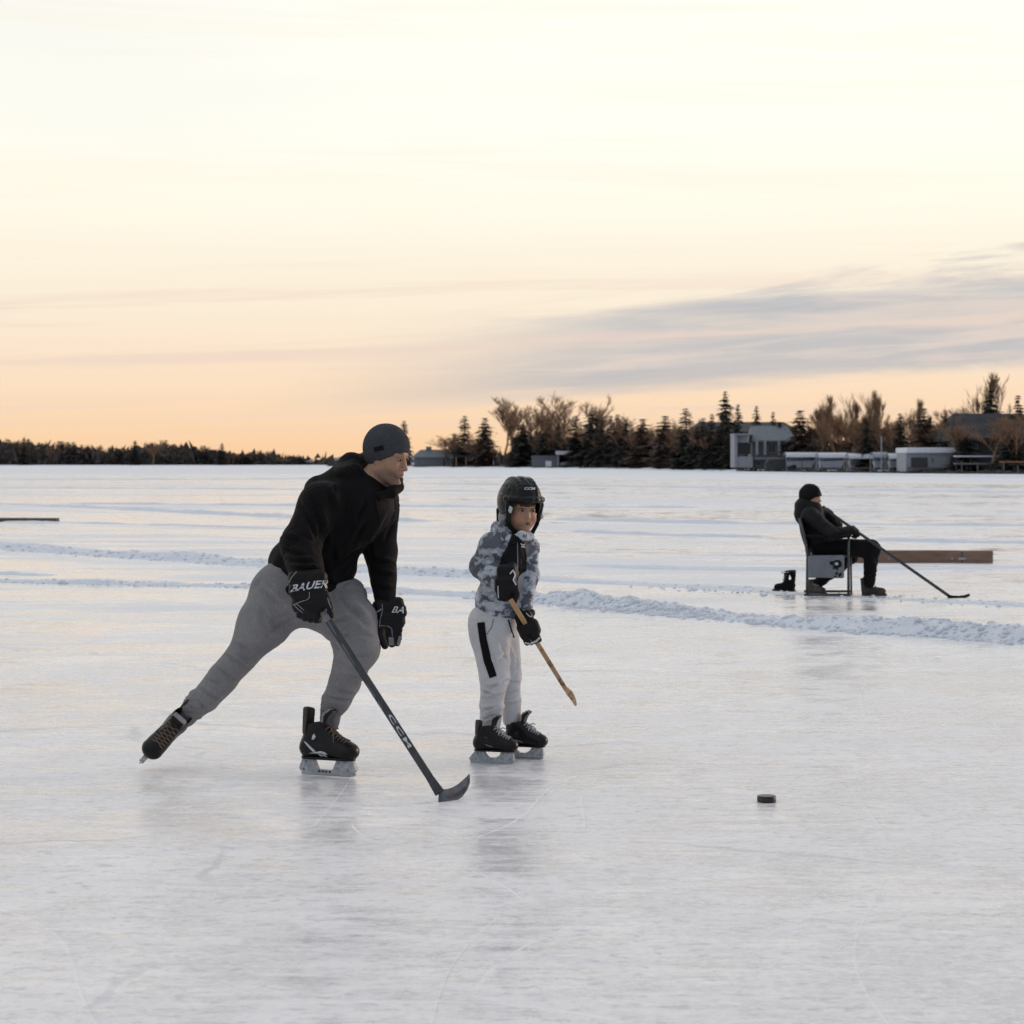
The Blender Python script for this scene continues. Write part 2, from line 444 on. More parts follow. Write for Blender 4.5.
# low mauve streaks
st = sstep(cl(3.5, 85., 1., 5, 21.7, .5, .55, .03), .50, .68)
st = M_('MULTIPLY', st, M_('MULTIPLY', sstep(v, .008, .03), sstep(v, .105, .06))); st = M_('MULTIPLY', st, fr)
c2 = mixc(nt, M_('MULTIPLY', st, .60), c1, (.86, .68, .585))
st2 = M_('MULTIPLY', M_('MULTIPLY', sstep(cl(2.6, 60., 1., 5, 33.1, .7, .6, -.02), .50, .66), sstep(v, .055, .085)), fr)
c2 = mixc(nt, M_('MULTIPLY', st2, .30), c2, (1.0, .90, .74))
tu = M_('DIVIDE', M_('SUBTRACT', u, .262), .045); tv = M_('DIVIDE', M_('SUBTRACT', M_('ADD', v, M_('MULTIPLY', nn, .25)), .0955), .0042)
tip = sstep(M_('ADD', M_('MULTIPLY', tu, tu), M_('MULTIPLY', tv, tv)), 1.15, .35)
c2 = mixc(nt, M_('MULTIPLY', tip, .75), c2, (.70, .61, .60))
sky = nt.nodes.new('ShaderNodeTexSky'); sky.sky_type = 'NISHITA'; sky.sun_disc = False
sky.sun_elevation = R(SUN_EL); sky.sun_rotation = R(SUN_AZ); sky.air_density = 1.; sky.dust_density = 1.5
skm = nt.nodes.new('ShaderNodeVectorMath'); skm.operation = 'SCALE'; nt.links.new(sky.outputs[0], skm.inputs[0]); skm.inputs['Scale'].default_value = .10
fin = mixc(nt, .04, c2, skm.outputs[0])
nt.links.new(fin, bg.inputs[0]); bg.inputs[1].default_value = 1.0; nt.links.new(bg.outputs[0], out.inputs[0])
sl = bpy.data.lights.new('sun', 'SUN'); sl.energy = 1.1; sl.angle = R(12); sl.color = (1, .66, .40)
so = bpy.data.objects.new('sun', sl); COL.objects.link(so)
dirv = Vector((math.sin(R(SUN_AZ))*math.cos(R(SUN_EL)), math.cos(R(SUN_AZ))*math.cos(R(SUN_EL)), math.sin(R(SUN_EL))))
so.rotation_euler = dirv.to_track_quat('Z', 'Y').to_euler(); so.location = (8, 4, 6)
scene.view_settings.view_transform = 'Standard'; scene.view_settings.look = 'None'
scene.view_settings.exposure = 0; scene.view_settings.gamma = 1; scene.view_settings.use_curve_mapping = False

# ================================================================ materials of the setting
def ice_material():
    m, nt, b, o = nmat('ice')
    ob = nd(nt, 'ShaderNodeTexCoord').outputs['Object']; s = nt.nodes.new('ShaderNodeSeparateXYZ'); nt.links.new(ob, s.inputs[0])
    x, y = s.outputs[0], s.outputs[1]
    mm = lambda op, a, b_=None, c=None, clamp=False: math_(nt, op, a, b_, c, clamp)
    def ss(v_, a, b_):
        n = nt.nodes.new('ShaderNodeMapRange'); n.interpolation_type = 'SMOOTHSTEP'; nt.links.new(v_, n.inputs[0])
        n.inputs[1].default_value = a; n.inputs[2].default_value = b_; return n.outputs[0]
    big = noise(nt, .55, 5, .6, ob, .4); mid = noise(nt, 2.6, 6, .65, ob, .6, (1, .7, 1)); fine = noise(nt, 34, 5, .65, ob, .2)
    skid = noise(nt, 3.2, 7, .7, ob, .5, (.7, 3.5, 1))
    # frosty worn ice: clear grey-blue ice, scraped white frost, and slick refrozen patches
    fro = mm('ADD', mm('MULTIPLY', big, .30), mm('ADD', mm('MULTIPLY', mid, .34), mm('MULTIPLY', skid, .36)))
    frost = ss(fro, .43, .56)
    col = mixc(nt, frost, (.67, .66, .69), (.875, .855, .87))
    flake = noise(nt, 16, 6, .72, ob, .4, (.8, 1.2, 1)); col = mixc(nt, mm('MULTIPLY', ss(flake, .50, .66), .5), col, (.92, .915, .915)); col = mixc(nt, mm('MULTIPLY', ss(flake, .47, .36), .55), col, (.44, .46, .51))
    col = mixc(nt, mm('MULTIPLY', ss(fine, .50, .62), .45), col, (.93, .93, .93)); col = mixc(nt, mm('MULTIPLY', ss(fine, .44, .32), .40), col, (.50, .52, .56))
    slick = ss(mm('ADD', mm('MULTIPLY', noise(nt, 1.1, 4, .6, ob, .8, (.6, 1.5, 1)), .55), mm('MULTIPLY', noise(nt, 6.5, 5, .65, ob, .5, (.7, 1.4, 1)), .45)), .49, .57)
    # skate cuts: thin bright and dark lines in several directions (warped stripes)
    cuts = 0.
    for k, (ang, sp_, wv_) in enumerate(((24, .75, .9), (-38, .6, 1.2), (66, .5, .8), (8, .9, .5), (-70, .45, 1.0), (118, .55, .9))):
        mp = nt.nodes.new('ShaderNodeMapping'); mp.inputs['Rotation'].default_value = (0, 0, R(ang)); mp.inputs['Location'].default_value = (k*5.3+.4, k*2.9, 0); nt.links.new(ob, mp.inputs[0])
        sx = nt.nodes.new('ShaderNodeSeparateXYZ'); nt.links.new(mp.outputs[0], sx.inputs[0])
        q = mm('ADD', mm('MULTIPLY', sx.outputs[0], sp_), mm('MULTIPLY', noise(nt, .22, 1., .5, mp.outputs[0]), wv_*2.2))
        f = mm('ABSOLUTE', mm('SUBTRACT', mm('FRACT', q), .5)); ln = mm('MULTIPLY', ss(f, .0065, .001), ss(noise(nt, .45, 2, .5, mp.outputs[0]), .50, .54)); cuts = ln if k == 0 else mm('MAXIMUM', cuts, ln)
    col = mixc(nt, mm('MULTIPLY', cuts, .36), col, (.96, .96, .96))
    vor = nt.nodes.new('ShaderNodeTexVoronoi'); vor.feature = 'DISTANCE_TO_EDGE'; vor.inputs['Scale'].default_value = .33; wn = nt.nodes.new('ShaderNodeTexNoise'); wn.inputs['Scale'].default_value = .9; wn.inputs['Detail'].default_value = 6; nt.links.new(ob, wn.inputs['Vector'])
    vm = nt.nodes.new('ShaderNodeVectorMath'); vm.operation = 'MULTIPLY_ADD'; nt.links.new(wn.outputs['Color'], vm.inputs[0]); vm.inputs[1].default_value = (1.6, 1.6, 0); nt.links.new(ob, vm.inputs[2]); nt.links.new(vm.outputs[0], vor.inputs['Vector'])
    crack = mm('MULTIPLY', ss(vor.outputs[0], .012, .003), ss(noise(nt, .35, 3, .6, ob), .47, .55)); col = mixc(nt, mm('MULTIPLY', crack, .35), col, (.36, .39, .45))
    pit = ss(noise(nt, 7., 3, .7, ob, 0., (1, 1.6, 1)), .70, .76)
    col = mixc(nt, mm('MULTIPLY', pit, .35), col, (.40, .44, .52))
    # wind-blown snow lying on the ice farther out
    far = ss(y, 13., 26.)
    sn = noise(nt, .075, 5, .62, ob, .5, (.55, 1.35, 1)); sn2 = noise(nt, .5, 5, .6, ob, .3, (.5, 1.6, 1))
    sm = mm('MULTIPLY', ss(mm('ADD', mm('MULTIPLY', sn, .62), mm('MULTIPLY', sn2, .38)), .475, .60), far)
    # solid snow cover in front of the shores
    lim = mm('ADD', mm('SUBTRACT', y, mm('SUBTRACT', 222., mm('MULTIPLY', mm('MAXIMUM', x, -22.), 2.35))), mm('MULTIPLY', mm('SUBTRACT', noise(nt, .03, 4, .6, ob), .5), 60.))
    shore = ss(lim, -14., 14.)
    sm = mm('MAXIMUM', sm, shore)
    snow = mixc(nt, sn2, (.76, .79, .84), (.86, .87, .90))
    col = mixc(nt, sm, col, snow)
    nt.links.new(col, b.inputs['Base Color'])
    rg = mm('ADD', .19, mm('MULTIPLY', frost, .24)); rg = mm('ADD', rg, mm('MULTIPLY', flake, .12)); rg = mm('SUBTRACT', rg, mm('MULTIPLY', slick, .22)); rg = mm('ADD', rg, mm('MULTIPLY', cuts, .15))
    fm = nt.nodes.new('ShaderNodeMapRange'); nt.links.new(y, fm.inputs[0])
    for i, q in ((1, 9.5), (2, 17.), (3, 0.), (4, .12)): fm.inputs[i].default_value = q
    rg = mm('SUBTRACT', rg, fm.outputs[0])
    rg = mixc(nt, sm, rg, (.75, .75, .75)); nt.links.new(rg, b.inputs['Roughness'])
    b.inputs['IOR'].default_value = 1.31
    h = mm('ADD', mm('MULTIPLY', mid, .8), mm('ADD', mm('MULTIPLY', fine, .16), mm('MULTIPLY', skid, .5))); h = mm('SUBTRACT', h, mm('MULTIPLY', cuts, .22)); h = mm('SUBTRACT', h, mm('MULTIPLY', crack, .3)); h = mm('ADD', h, mm('MULTIPLY', flake, .35))
    bn = bump(nt, b, h, .55, .010)
    nt.links.new(mm('MULTIPLY', mm('SUBTRACT', 1., mm('MULTIPLY', far, .75)), .55), bn.inputs['Strength'])
    return m
def snow_material():
    m, nt, b, o = nmat('snow')
    n = noise(nt, 9, 6, .6); col = ramp(nt, n, [(.3, (.66, .70, .78)), (.7, (.80, .83, .87))])
    nt.links.new(col, b.inputs['Base Color']); b.inputs['Roughness'].default_value = .8; b.inputs['Specular IOR Level'].default_value = .2
    b.inputs['Subsurface Weight'].default_value = 0.
    bump(nt, b, noise(nt, 38, 4), .5, .01); return m
MAT = {}
MAT['ice'] = ice_material(); MAT['snow'] = snow_material()
MAT['bark'] = simple('bark', (.075, .058, .046), .9, .3, 6, .3, .01)
MAT['bark_pale'] = simple('bark_pale', (.30, .20, .13), .9, .3, 6, .2, .01)
MAT['bark_grey'] = simple('bark_grey', (.14, .115, .095), .9, .3, 6, .2, .01)
MAT['needle'] = simple('needles', (.030, .030, .025), .8, .5, 1.2, 0)
MAT['needle_hazed'] = simple('needles_hazed', (.062, .055, .050), .9, .4, .5, 0)  # far-shore needles coloured paler, distance haze painted into the tone
MAT['needle_brown'] = simple('needles_brown', (.075, .050, .036), .8, .4, 1.2, 0)
MAT['twig'] = simple('twigs', (.23, .135, .08), .9, .3, 2, 0)
MAT['wood_far'] = simple('far_wood', (.060, .050, .045), .95, .6, .25, 0)  # brush colour lightened as painted haze for the far left woods
def painted(name, c, sc=3., var=.12, rough=.7): return simple(name, c, rough, var, sc, .1, .005)
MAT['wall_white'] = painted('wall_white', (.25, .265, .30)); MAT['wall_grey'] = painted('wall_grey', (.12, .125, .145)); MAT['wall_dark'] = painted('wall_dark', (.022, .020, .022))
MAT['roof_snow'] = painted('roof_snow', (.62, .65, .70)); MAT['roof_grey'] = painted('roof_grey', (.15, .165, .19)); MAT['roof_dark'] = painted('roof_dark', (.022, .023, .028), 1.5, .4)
MAT['pane'] = simple('window_pane', (.02, .022, .028), .15, .1, 3, 0); MAT['trim'] = painted('trim', (.15, .15, .16))
MAT['tin'] = simple('boat_lift_metal', (.33, .35, .38), .45, .15, 4, 0, metal=.6); MAT['canvas_far'] = painted('boat_cover', (.10, .12, .16)); MAT['hull'] = painted('hull', (.36, .39, .44))
MAT['rock'] = simple('rock', (.045, .042, .045), .9, .4, 1.5, .3, .05); MAT['dock'] = painted('dock_wood', (.10, .078, .062), 4, .3)
MAT['brush'] = simple('brush', (.085, .055, .038), .95, .4, .8, 0); MAT['orange'] = painted('rust_board', (.28, .13, .06), 3)

# ================================================================ ice sheet out to the horizon
mb = MB(); mb.add([(-6000, -60, 0), (6000, -60, 0), (6000, 9000, 0), (-6000, 9000, 0)], [(0, 1, 2, 3)])
tag(mb.build('frozen_lake', MAT['ice']), 'worn lake ice with skate cuts and thin wind-blown snow', kind='structure')

# ================================================================ snow windrows pushed up round the cleared rinks
def windrow(pts, wd, ht, seed, label, step=.05, skew=0.0, gaps=0.):
    P = [gp(*p) for p in pts]; W = []; acc = 0
    for i, (a, b) in enumerate(zip(P[:-1], P[1:])):
        n = max(1, int(np.linalg.norm(b-a)/step)); 
        for k in range(n):
            t = k/n; W.append((a+(b-a)*t, i+t))
    W.append((P[-1], len(P)-1)); hs = ht if isinstance(ht, (list, tuple)) else [ht]*len(P); ws = wd if isinstance(wd, (list, tuple)) else [wd]*len(P)
    NX = 30; V = []; s_ = 0
    for i, (p, q) in enumerate(W):
        j = min(int(q), len(P)-2); t = q-j; H = hs[j]*(1-t)+hs[j+1]*t; Wd = ws[j]*(1-t)+ws[j+1]*t
        a = W[max(i-1, 0)][0]; b = W[min(i+1, len(W)-1)][0]; d = b-a; d /= np.linalg.norm(d)+1e-9; nrm_ = np.array([-d[1], d[0], 0])
        for k in range(NX):
            c = k/(NX-1); V.append((p+nrm_*Wd*c, c, H, i))
    V_ = np.array([q[0] for q in V]); c = np.array([q[1] for q in V]); H = np.array([q[2] for q in V])
    prof = np.clip(np.minimum(c/.22, (1-c)/.78), 0, 1); prof = prof*prof*(3-2*prof)
    L = fbm(np.c_[V_[:, :2]*1.1, 0*c], 2, seed); m = fbm(np.c_[V_[:, :2]*6.5, 0*c], 3, seed+3); f = vnoise(np.c_[V_[:, :2]*22, 0*c], seed+5)
    lump = .35+1.15*np.clip((L-.22)*1.9, 0, 1.3)
    tt = np.array([q[3] for q in V])/(len(W)-1.); lump *= np.clip(np.minimum(tt, 1-tt)/.03, 0, 1)
    if gaps: lump *= np.clip((L-gaps)*6, 0, 1)
    c9 = vnoise(np.c_[V_[:, :2]*11, 0*c], seed+8)
    z = prof*H*(lump*.75+.25*(lump > 0))*(.30+.75*m+.55*c9+.45*f)*.80-.012
    V_[:, 2] = z; V_[:, 0] += (m-.4)*.10*(1-c); V_[:, 1] += (L-.4)*.25
    n = len(W); i, k = np.meshgrid(np.arange(n-1), np.arange(NX-1), indexing='ij'); i = i.ravel(); k = k.ravel()
    F = np.stack([i*NX+k, (i+1)*NX+k, (i+1)*NX+k+1, i*NX+k+1], 1)
    BVH['ridge%d' % seed] = BVHTree.FromPolygons([tuple(p) for p in V_.tolist()], F.tolist())
    o = link_mesh('snow_ridge', np_mesh(V_, F, 'snow_ridge'), MAT['snow'], None, True)
    return tag(o, label, kind='structure')
windrow([(-70, 581), (0, 583), (120, 585.5), (250, 588), (400, 594), (480, 598.5), (560, 605), (620, 610.5), (700, 618.5), (780, 626), (860, 632.5), (940, 638), (1024, 643), (1110, 649)],
        [.9, .9, .9, .9, .8, .8, .9, 1.0, .8, .8, .9, .9, .9, .9], [.07, .07, .07, .07, .07, .09, .13, .13, .07, .08, .12, .11, .10, .1], 3, 'near lumpy snow ridge crossing behind the skaters')
windrow([(-70, 543), (0, 550), (100, 557), (180, 562), (267, 568), (400, 575), (560, 583), (640, 587)], [1.6, 1.6, 1.7, 1.8, 1.8, 1.6, 1.2, 1.0], [.09, .09, .10, .12, .12, .10, .05, .03], 8, 'second snow ridge behind the man', .1)
windrow([(560, 583), (700, 590), (786, 596), (900, 602), (1024, 608), (1100, 612)], [1.3, 1.4, 1.2, 1.2, 1.2, 1.2], [.03, .045, .03, .035, .04, .04], 14, 'low snow ridge by the chair', .1)
windrow([(-60, 573), (0, 575), (46, 577)], .8, [.05, .05, .01], 21, 'short snow ridge at the left edge')
for q, (pts, wd_, h_, sd) in enumerate([([(-60, 503), (60, 507), (180, 513), (300, 519), (420, 522)], 1.6, .09, 31), ([(60, 504), (200, 505), (420, 507), (700, 508)], 1.8, .07, 37),
        ([(540, 520), (700, 524), (1090, 527)], 2.0, .09, 41), ([(860, 541), (950, 543), (1090, 545)], 1.4, .08, 43), ([(560, 532), (660, 536), (760, 538)], 1.1, .06, 47),
        ([(540, 566), (640, 570), (780, 572), (1000, 570), (1100, 572)], 1.8, .04, 53), ([(-60, 520), (0, 522), (140, 525), (300, 530)], 1.2, .05, 57), ([(540, 552), (700, 556), (860, 558)], 1.6, .03, 59),
        ([(400, 484), (560, 486), (800, 490), (1090, 494)], 3.5, .10, 61), ([(-60, 488), (200, 489), (500, 492)], 3, .08, 67), ([(-60, 480), (200, 480), (520, 478)], 6, .12, 69)]):
    windrow(pts, wd_, h_, sd, 'thin line of drifted snow on the far ice', .25 if h_ > .07 else .15, gaps=.12)

# crumbs of shovelled snow lying on and beside the ridges
def crumbs(pts, n, seed, smin, smax, off):
    rd = random.Random(seed); P = [gp(*p) for p in pts]; mb = MB()
    bm = bmesh.new(); bmesh.ops.create_icosphere(bm, subdivisions=1, radius=1); iv = [np.array(v.co) for v in bm.verts]; fi = [tuple(v.index for v in f.verts) for f in bm.faces]; bm.free()
    for _ in range(n):
        i = rd.randrange(len(P)-1); p = P[i]+(P[i+1]-P[i])*rd.random(); s = smin+(smax-smin)*rd.random()**2.5
        c = p+np.array((rd.gauss(0, .1), off[0]+(off[1]-off[0])*rd.random()**1.2, 0)); hh = BVH['ridge%d' % off[2]].ray_cast(Vector((c[0], c[1], 2.)), Vector((0, 0, -1)))[0]; c[2] = max(0., hh.z if hh is not None else 0.)
        mb.add([c+np.array((v[0]*s*1.3*(1+rd.uniform(-.25, .25)), v[1]*s*(1+rd.uniform(-.25, .25)), v[2]*s*.7*(1+rd.uniform(-.25, .25))+s*.18)) for v in iv], fi)
    return mb
for pts, n, sd, a, b, off in (([(0, 583), (250, 588), (400, 594)], 260, 1, .008, .026, (-.10, .6, 3)), ([(480, 598), (620, 610), (700, 618), (860, 632), (1040, 644)], 1500, 2, .008, .034, (-.14, .7, 3)), ([(0, 550), (180, 562), (300, 569), (480, 578)], 420, 3, .010, .034, (-.12, 1.1, 8)), ([(640, 588), (786, 596), (1030, 608)], 160, 4, .008, .022, (-.15, 1.0, 14))):
    tag(crumbs(pts, n, sd, a, b, off).build('snow_crumbs', MAT['snow'], None, True), 'loose crumbs of shovelled snow along a ridge', 'snow', kind='stuff')
# shore snow: a bank along the foot of the land, and the land itself
SHORE = [(372, 466.6), (412, 467.0), (460, 467.2), (520, 467.6), (580, 468.0), (640, 468.8), (700, 470.2), (760, 471.4), (820, 472.4), (900, 473.2), (960, 473.8), (1024, 474.2), (1120, 475)]
def shore_D(px):
    xs = [p[0] for p in SHORE]; ys = [p[1] for p in SHORE]; y = np.interp(px, xs, ys); return CH*FPX/(y-HY)
def land(pts, mat, name, label, back=900, rise=1.0, seed=0, n=140):
    V = []; rows = 14
    xs = np.linspace(pts[0], pts[1], n)
    for px in xs:
        D = pts[2](px)
        for k in range(rows):
            t = k/(rows-1); y = D+t*t*back; z = rise*(1-math.exp(-t*9)) + t*3*rise - .05
            V.append(((px-CX)/FPX*y, y, z))
    V = np.array(V); f = fbm(V*.06, 3, seed); V[:, 2] += (f-.45)*rise*.7*np.tile(np.linspace(0, 1, rows)**.4, n)
    i, k = np.meshgrid(np.arange(n-1), np.arange(rows-1), indexing='ij'); i = i.ravel(); k = k.ravel()
    F = np.stack([i*rows+k, (i+1)*rows+k, (i+1)*rows+k+1, i*rows+k+1], 1)
    return tag(link_mesh(name, np_mesh(V, F, name), mat, None, True), label, kind='structure')
land((368, 1130, shore_D), MAT['snow'], 'shore_ground', 'snow-covered ground along the right shore', 500, .22, 2)
land((-40, 330, lambda p: 1180.), MAT['snow'], 'far_shore_ground', 'snow-covered ground under the far left woods', 500, .25, 5)
# distant hill fading into the sky behind the man
mb = MB(); prof = [(285, 466), (300, 463.5), (320, 460.8), (340, 457), (355, 454), (372, 452), (395, 452.5), (415, 456), (440, 461), (470, 466)]
Dh = 5200.
mb2 = [wp(px, py, Dh) for px, py in prof]; V = [tuple(p) for p in mb2] + [(p[0]*1.0, Dh+900, max(p[2]*.35, 0)) for p in mb2] + [(p[0]*.985, Dh-260, -1) for p in mb2]
n = len(prof); mb.add(V, [(i, i+1, n+i+1, n+i) for i in range(n-1)] + [(2*n+i, 2*n+i+1, i+1, i) for i in range(n-1)])
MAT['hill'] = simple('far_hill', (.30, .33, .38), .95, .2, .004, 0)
tag(mb.build('distant_hill', MAT['hill'], None, True), 'low hazy snow-covered hill on the horizon', kind='structure')

# ================================================================ trees
def conifer(seed, h=10., wd=3.2, dens=1.0, ragged=.3, base=.04):
    rd = random.Random(seed); t = MB(); t.tube([(0, 0, 0), (.05, 0, h*.5), (0, 0, h*.97)], [h*.014, h*.009, .01], 6)
    c = MB(); nl = int(30*dens)
    for i in range(nl):
        q = (i+rd.random()*.6)/nl; z = h*(base+(1-base)*q); r = wd/2*(1-q)**.62*(1+rd.uniform(-ragged, ragged))+.13
        nb = int(8+9*(1-q))
        for k in range(nb):
            a = rd.random()*6.283; rr = r*rd.uniform(.55, 1.12); dz = -rr*rd.uniform(.12, .5)
            d = np.array([math.cos(a), math.sin(a), 0]); s = np.array([-d[1], d[0], 0])
            o = np.array([0, 0, z])
            for g in range(5):                 # tufts along each limb
                f0 = .12+.2*g+rd.uniform(-.04, .04); p = o+d*rr*f0+np.array([0, 0, dz*f0*f0+rd.uniform(-.05, .05)])
                ww = (.30-.035*g)*rr*.8+.11; ll = rr*.26+.12
                sx = s*ww*rd.uniform(.5, 1.1)+d*rd.uniform(-.1, .1)
                c.add([p+sx, p+d*ll+np.array([0, 0, -ll*.35]), p-sx, p+np.array([0, 0, -ww*rd.uniform(.35, .9)])], [(0, 1, 2), (0, 2, 3)])
    return t, c
def bare(seed, h=10., spread=.5, trunk=.12, lv=4, up=.55, twig=.009, first=.28, kids=5):
    rd = random.Random(seed); t = MB(); c = MB()
    def grow(p, d, L, r, k):
        pts = [p]; q = p.copy(); dd = d.copy(); n = 4
        for i in range(n):
            dd = dd+np.array([rd.gauss(0, .09), rd.gauss(0, .09), rd.gauss(0, .04)+.05*up]); dd /= np.linalg.norm(dd); q = q+dd*L/n; pts.append(q)
        rs = [r*(1-.55*i/n) for i in range(n+1)]
        (t if k == 0 else c).tube(pts, rs, 5 if k < 2 else 3, cap=False)
        if k >= lv: return
        for j in range(kids+(3 if k == 0 else 0)):
            f = rd.uniform(first if k == 0 else .25, 1.0); i = min(int(f*n), n-1); b = pts[i]+(pts[i+1]-pts[i])*(f*n-i)
            a = rd.random()*6.283; s = spread*rd.uniform(.6, 1.3)
            nd_ = dd*(1-s*.4)+np.array([math.cos(a), math.sin(a), 0])*s+np.array([0, 0, up*.45]); nd_ /= np.linalg.norm(nd_)
            grow(b, nd_, L*rd.uniform(.42, .66)*(1.15-.95*f if k == 0 and spread < .3 else 1.12-.62*f if k == 0 else 1), max(r*(.5 if k else .42), twig), k+1)
    grow(np.array([0., 0, 0]), np.array([rd.uniform(-.05, .05), 0, 1.]), h*(.85 if spread < .3 else .62), h*trunk*.1, 0)
    # scale to height
    zs = max(p[2] for p in c.v); s = h/zs
    for m_ in (t, c): m_.v = [tuple(np.array(p)*s) for p in m_.v]
    return t, c
def bush(seed, h=3., wd=4., n=420):
    rd = random.Random(seed); c = MB(); t = MB()
    for k in range(14):
        a = rd.random()*6.28; t.tube([(0, 0, 0), (math.cos(a)*wd*.15, math.sin(a)*wd*.15, h*.4), (math.cos(a)*wd*.3, math.sin(a)*wd*.3, h*.8)], [.05, .03, .01], 3)
    for k in range(n):
        a = rd.random()*6.28; r = wd/2*math.sqrt(rd.random()); z = h*rd.random()*math.sqrt(max(0, 1-(r/(wd/2))**2))*(.75+.4*math.sin(a*3+seed))
        p = np.array([r*math.cos(a), r*math.sin(a), z]); s = .22*rd.uniform(.5, 1.3); q = lambda: np.array([rd.gauss(0, s), rd.gauss(0, s), rd.gauss(0, s)])
        c.add([p+q(), p+q(), p+q()], [(0, 1, 2)])
    return t, c
PROTO = {}
def proto(key, tc_, tm, cm):
    t, c = tc_; a = t.build('trunk', tm); b = c.build('crown', cm)
    a.data.name = key+'_trunk'; b.data.name = key+'_crown'; PROTO[key] = (a.data, b.data)
    bpy.data.objects.remove(a); bpy.data.objects.remove(b)
proto('spruce', conifer(1, 10, 3.4), MAT['bark'], MAT['needle']); proto('spruce_b', conifer(2, 10, 2.6, 1.1, .45), MAT['bark'], MAT['needle'])
proto('spruce_c', conifer(3, 10, 4.2, 1.15, .4), MAT['bark'], MAT['needle']); proto('larch', conifer(4, 10, 4.0, 1.1, .55), MAT['bark'], MAT['needle_brown'])
proto('pine', conifer(5, 10, 4.0, .9, .6, .25), MAT['bark'], MAT['needle'])
proto('wide', bare(11, 10, .75, .17, 4, .5, .011, .28, 6), MAT['bark_pale'], MAT['twig']); proto('wide_b', bare(12, 10, .62, .16, 4, .6, .011, .28, 6), MAT['bark_grey'], MAT['twig'])
proto('tall', bare(13, 10, .42, .12, 4, .9, .010, .45, 6), MAT['bark_pale'], MAT['twig']); proto('poplar', bare(14, 10, .20, .11, 4, 1.3, .010, .12, 6), MAT['bark_pale'], MAT['twig'])
proto('poplar_b', bare(15, 10, .26, .11, 4, 1.2, .010, .12, 6), MAT['bark_grey'], MAT['twig']); proto('small', bare(16, 10, .9, .16, 4, .3, .014, .2, 6), MAT['bark_grey'], MAT['twig'])
proto('far_spruce', conifer(31, 10, 4.2, 1.0, .4), MAT['bark'], MAT['needle_hazed']); proto('far_spruce_b', conifer(32, 10, 3.2, 1.0, .5), MAT['bark'], MAT['needle_hazed'])
proto('bush', bush(21), MAT['bark'], MAT['brush'])
def tree(kind, px, top, D, bz, label, group, wpx=None, name='tree', cat='tree'):
    """tree whose foot stands on the land at distance D; top row and width as measured"""
    z = CH-(top-HY)/FPX*D; h = z-bz; t, c = PROTO[kind]; s = h/10.
    e = empty(name, ((px-CX)/FPX*D, D, bz), random.random()*6.28)
    zx = s
    if wpx: xs_ = sorted(v.co.x for v in c.vertices); wd0 = xs_[int(len(xs_)*.97)]-xs_[int(len(xs_)*.03)]; zx = wpx/FPX*D/wd0
    hz = max(v.co.z for v in c.vertices); e.scale = (zx, zx, h/hz)
    for nm, me in (('trunk', t), ('crown', c)):
        o = bpy.data.objects.new(nm, me); COL.objects.link(o); o.parent = e
    tag(e, label, cat, group); return e
TG = 'trees along the right shore'
def srows(px, back, seed=0): return float(shore_D(px))+back
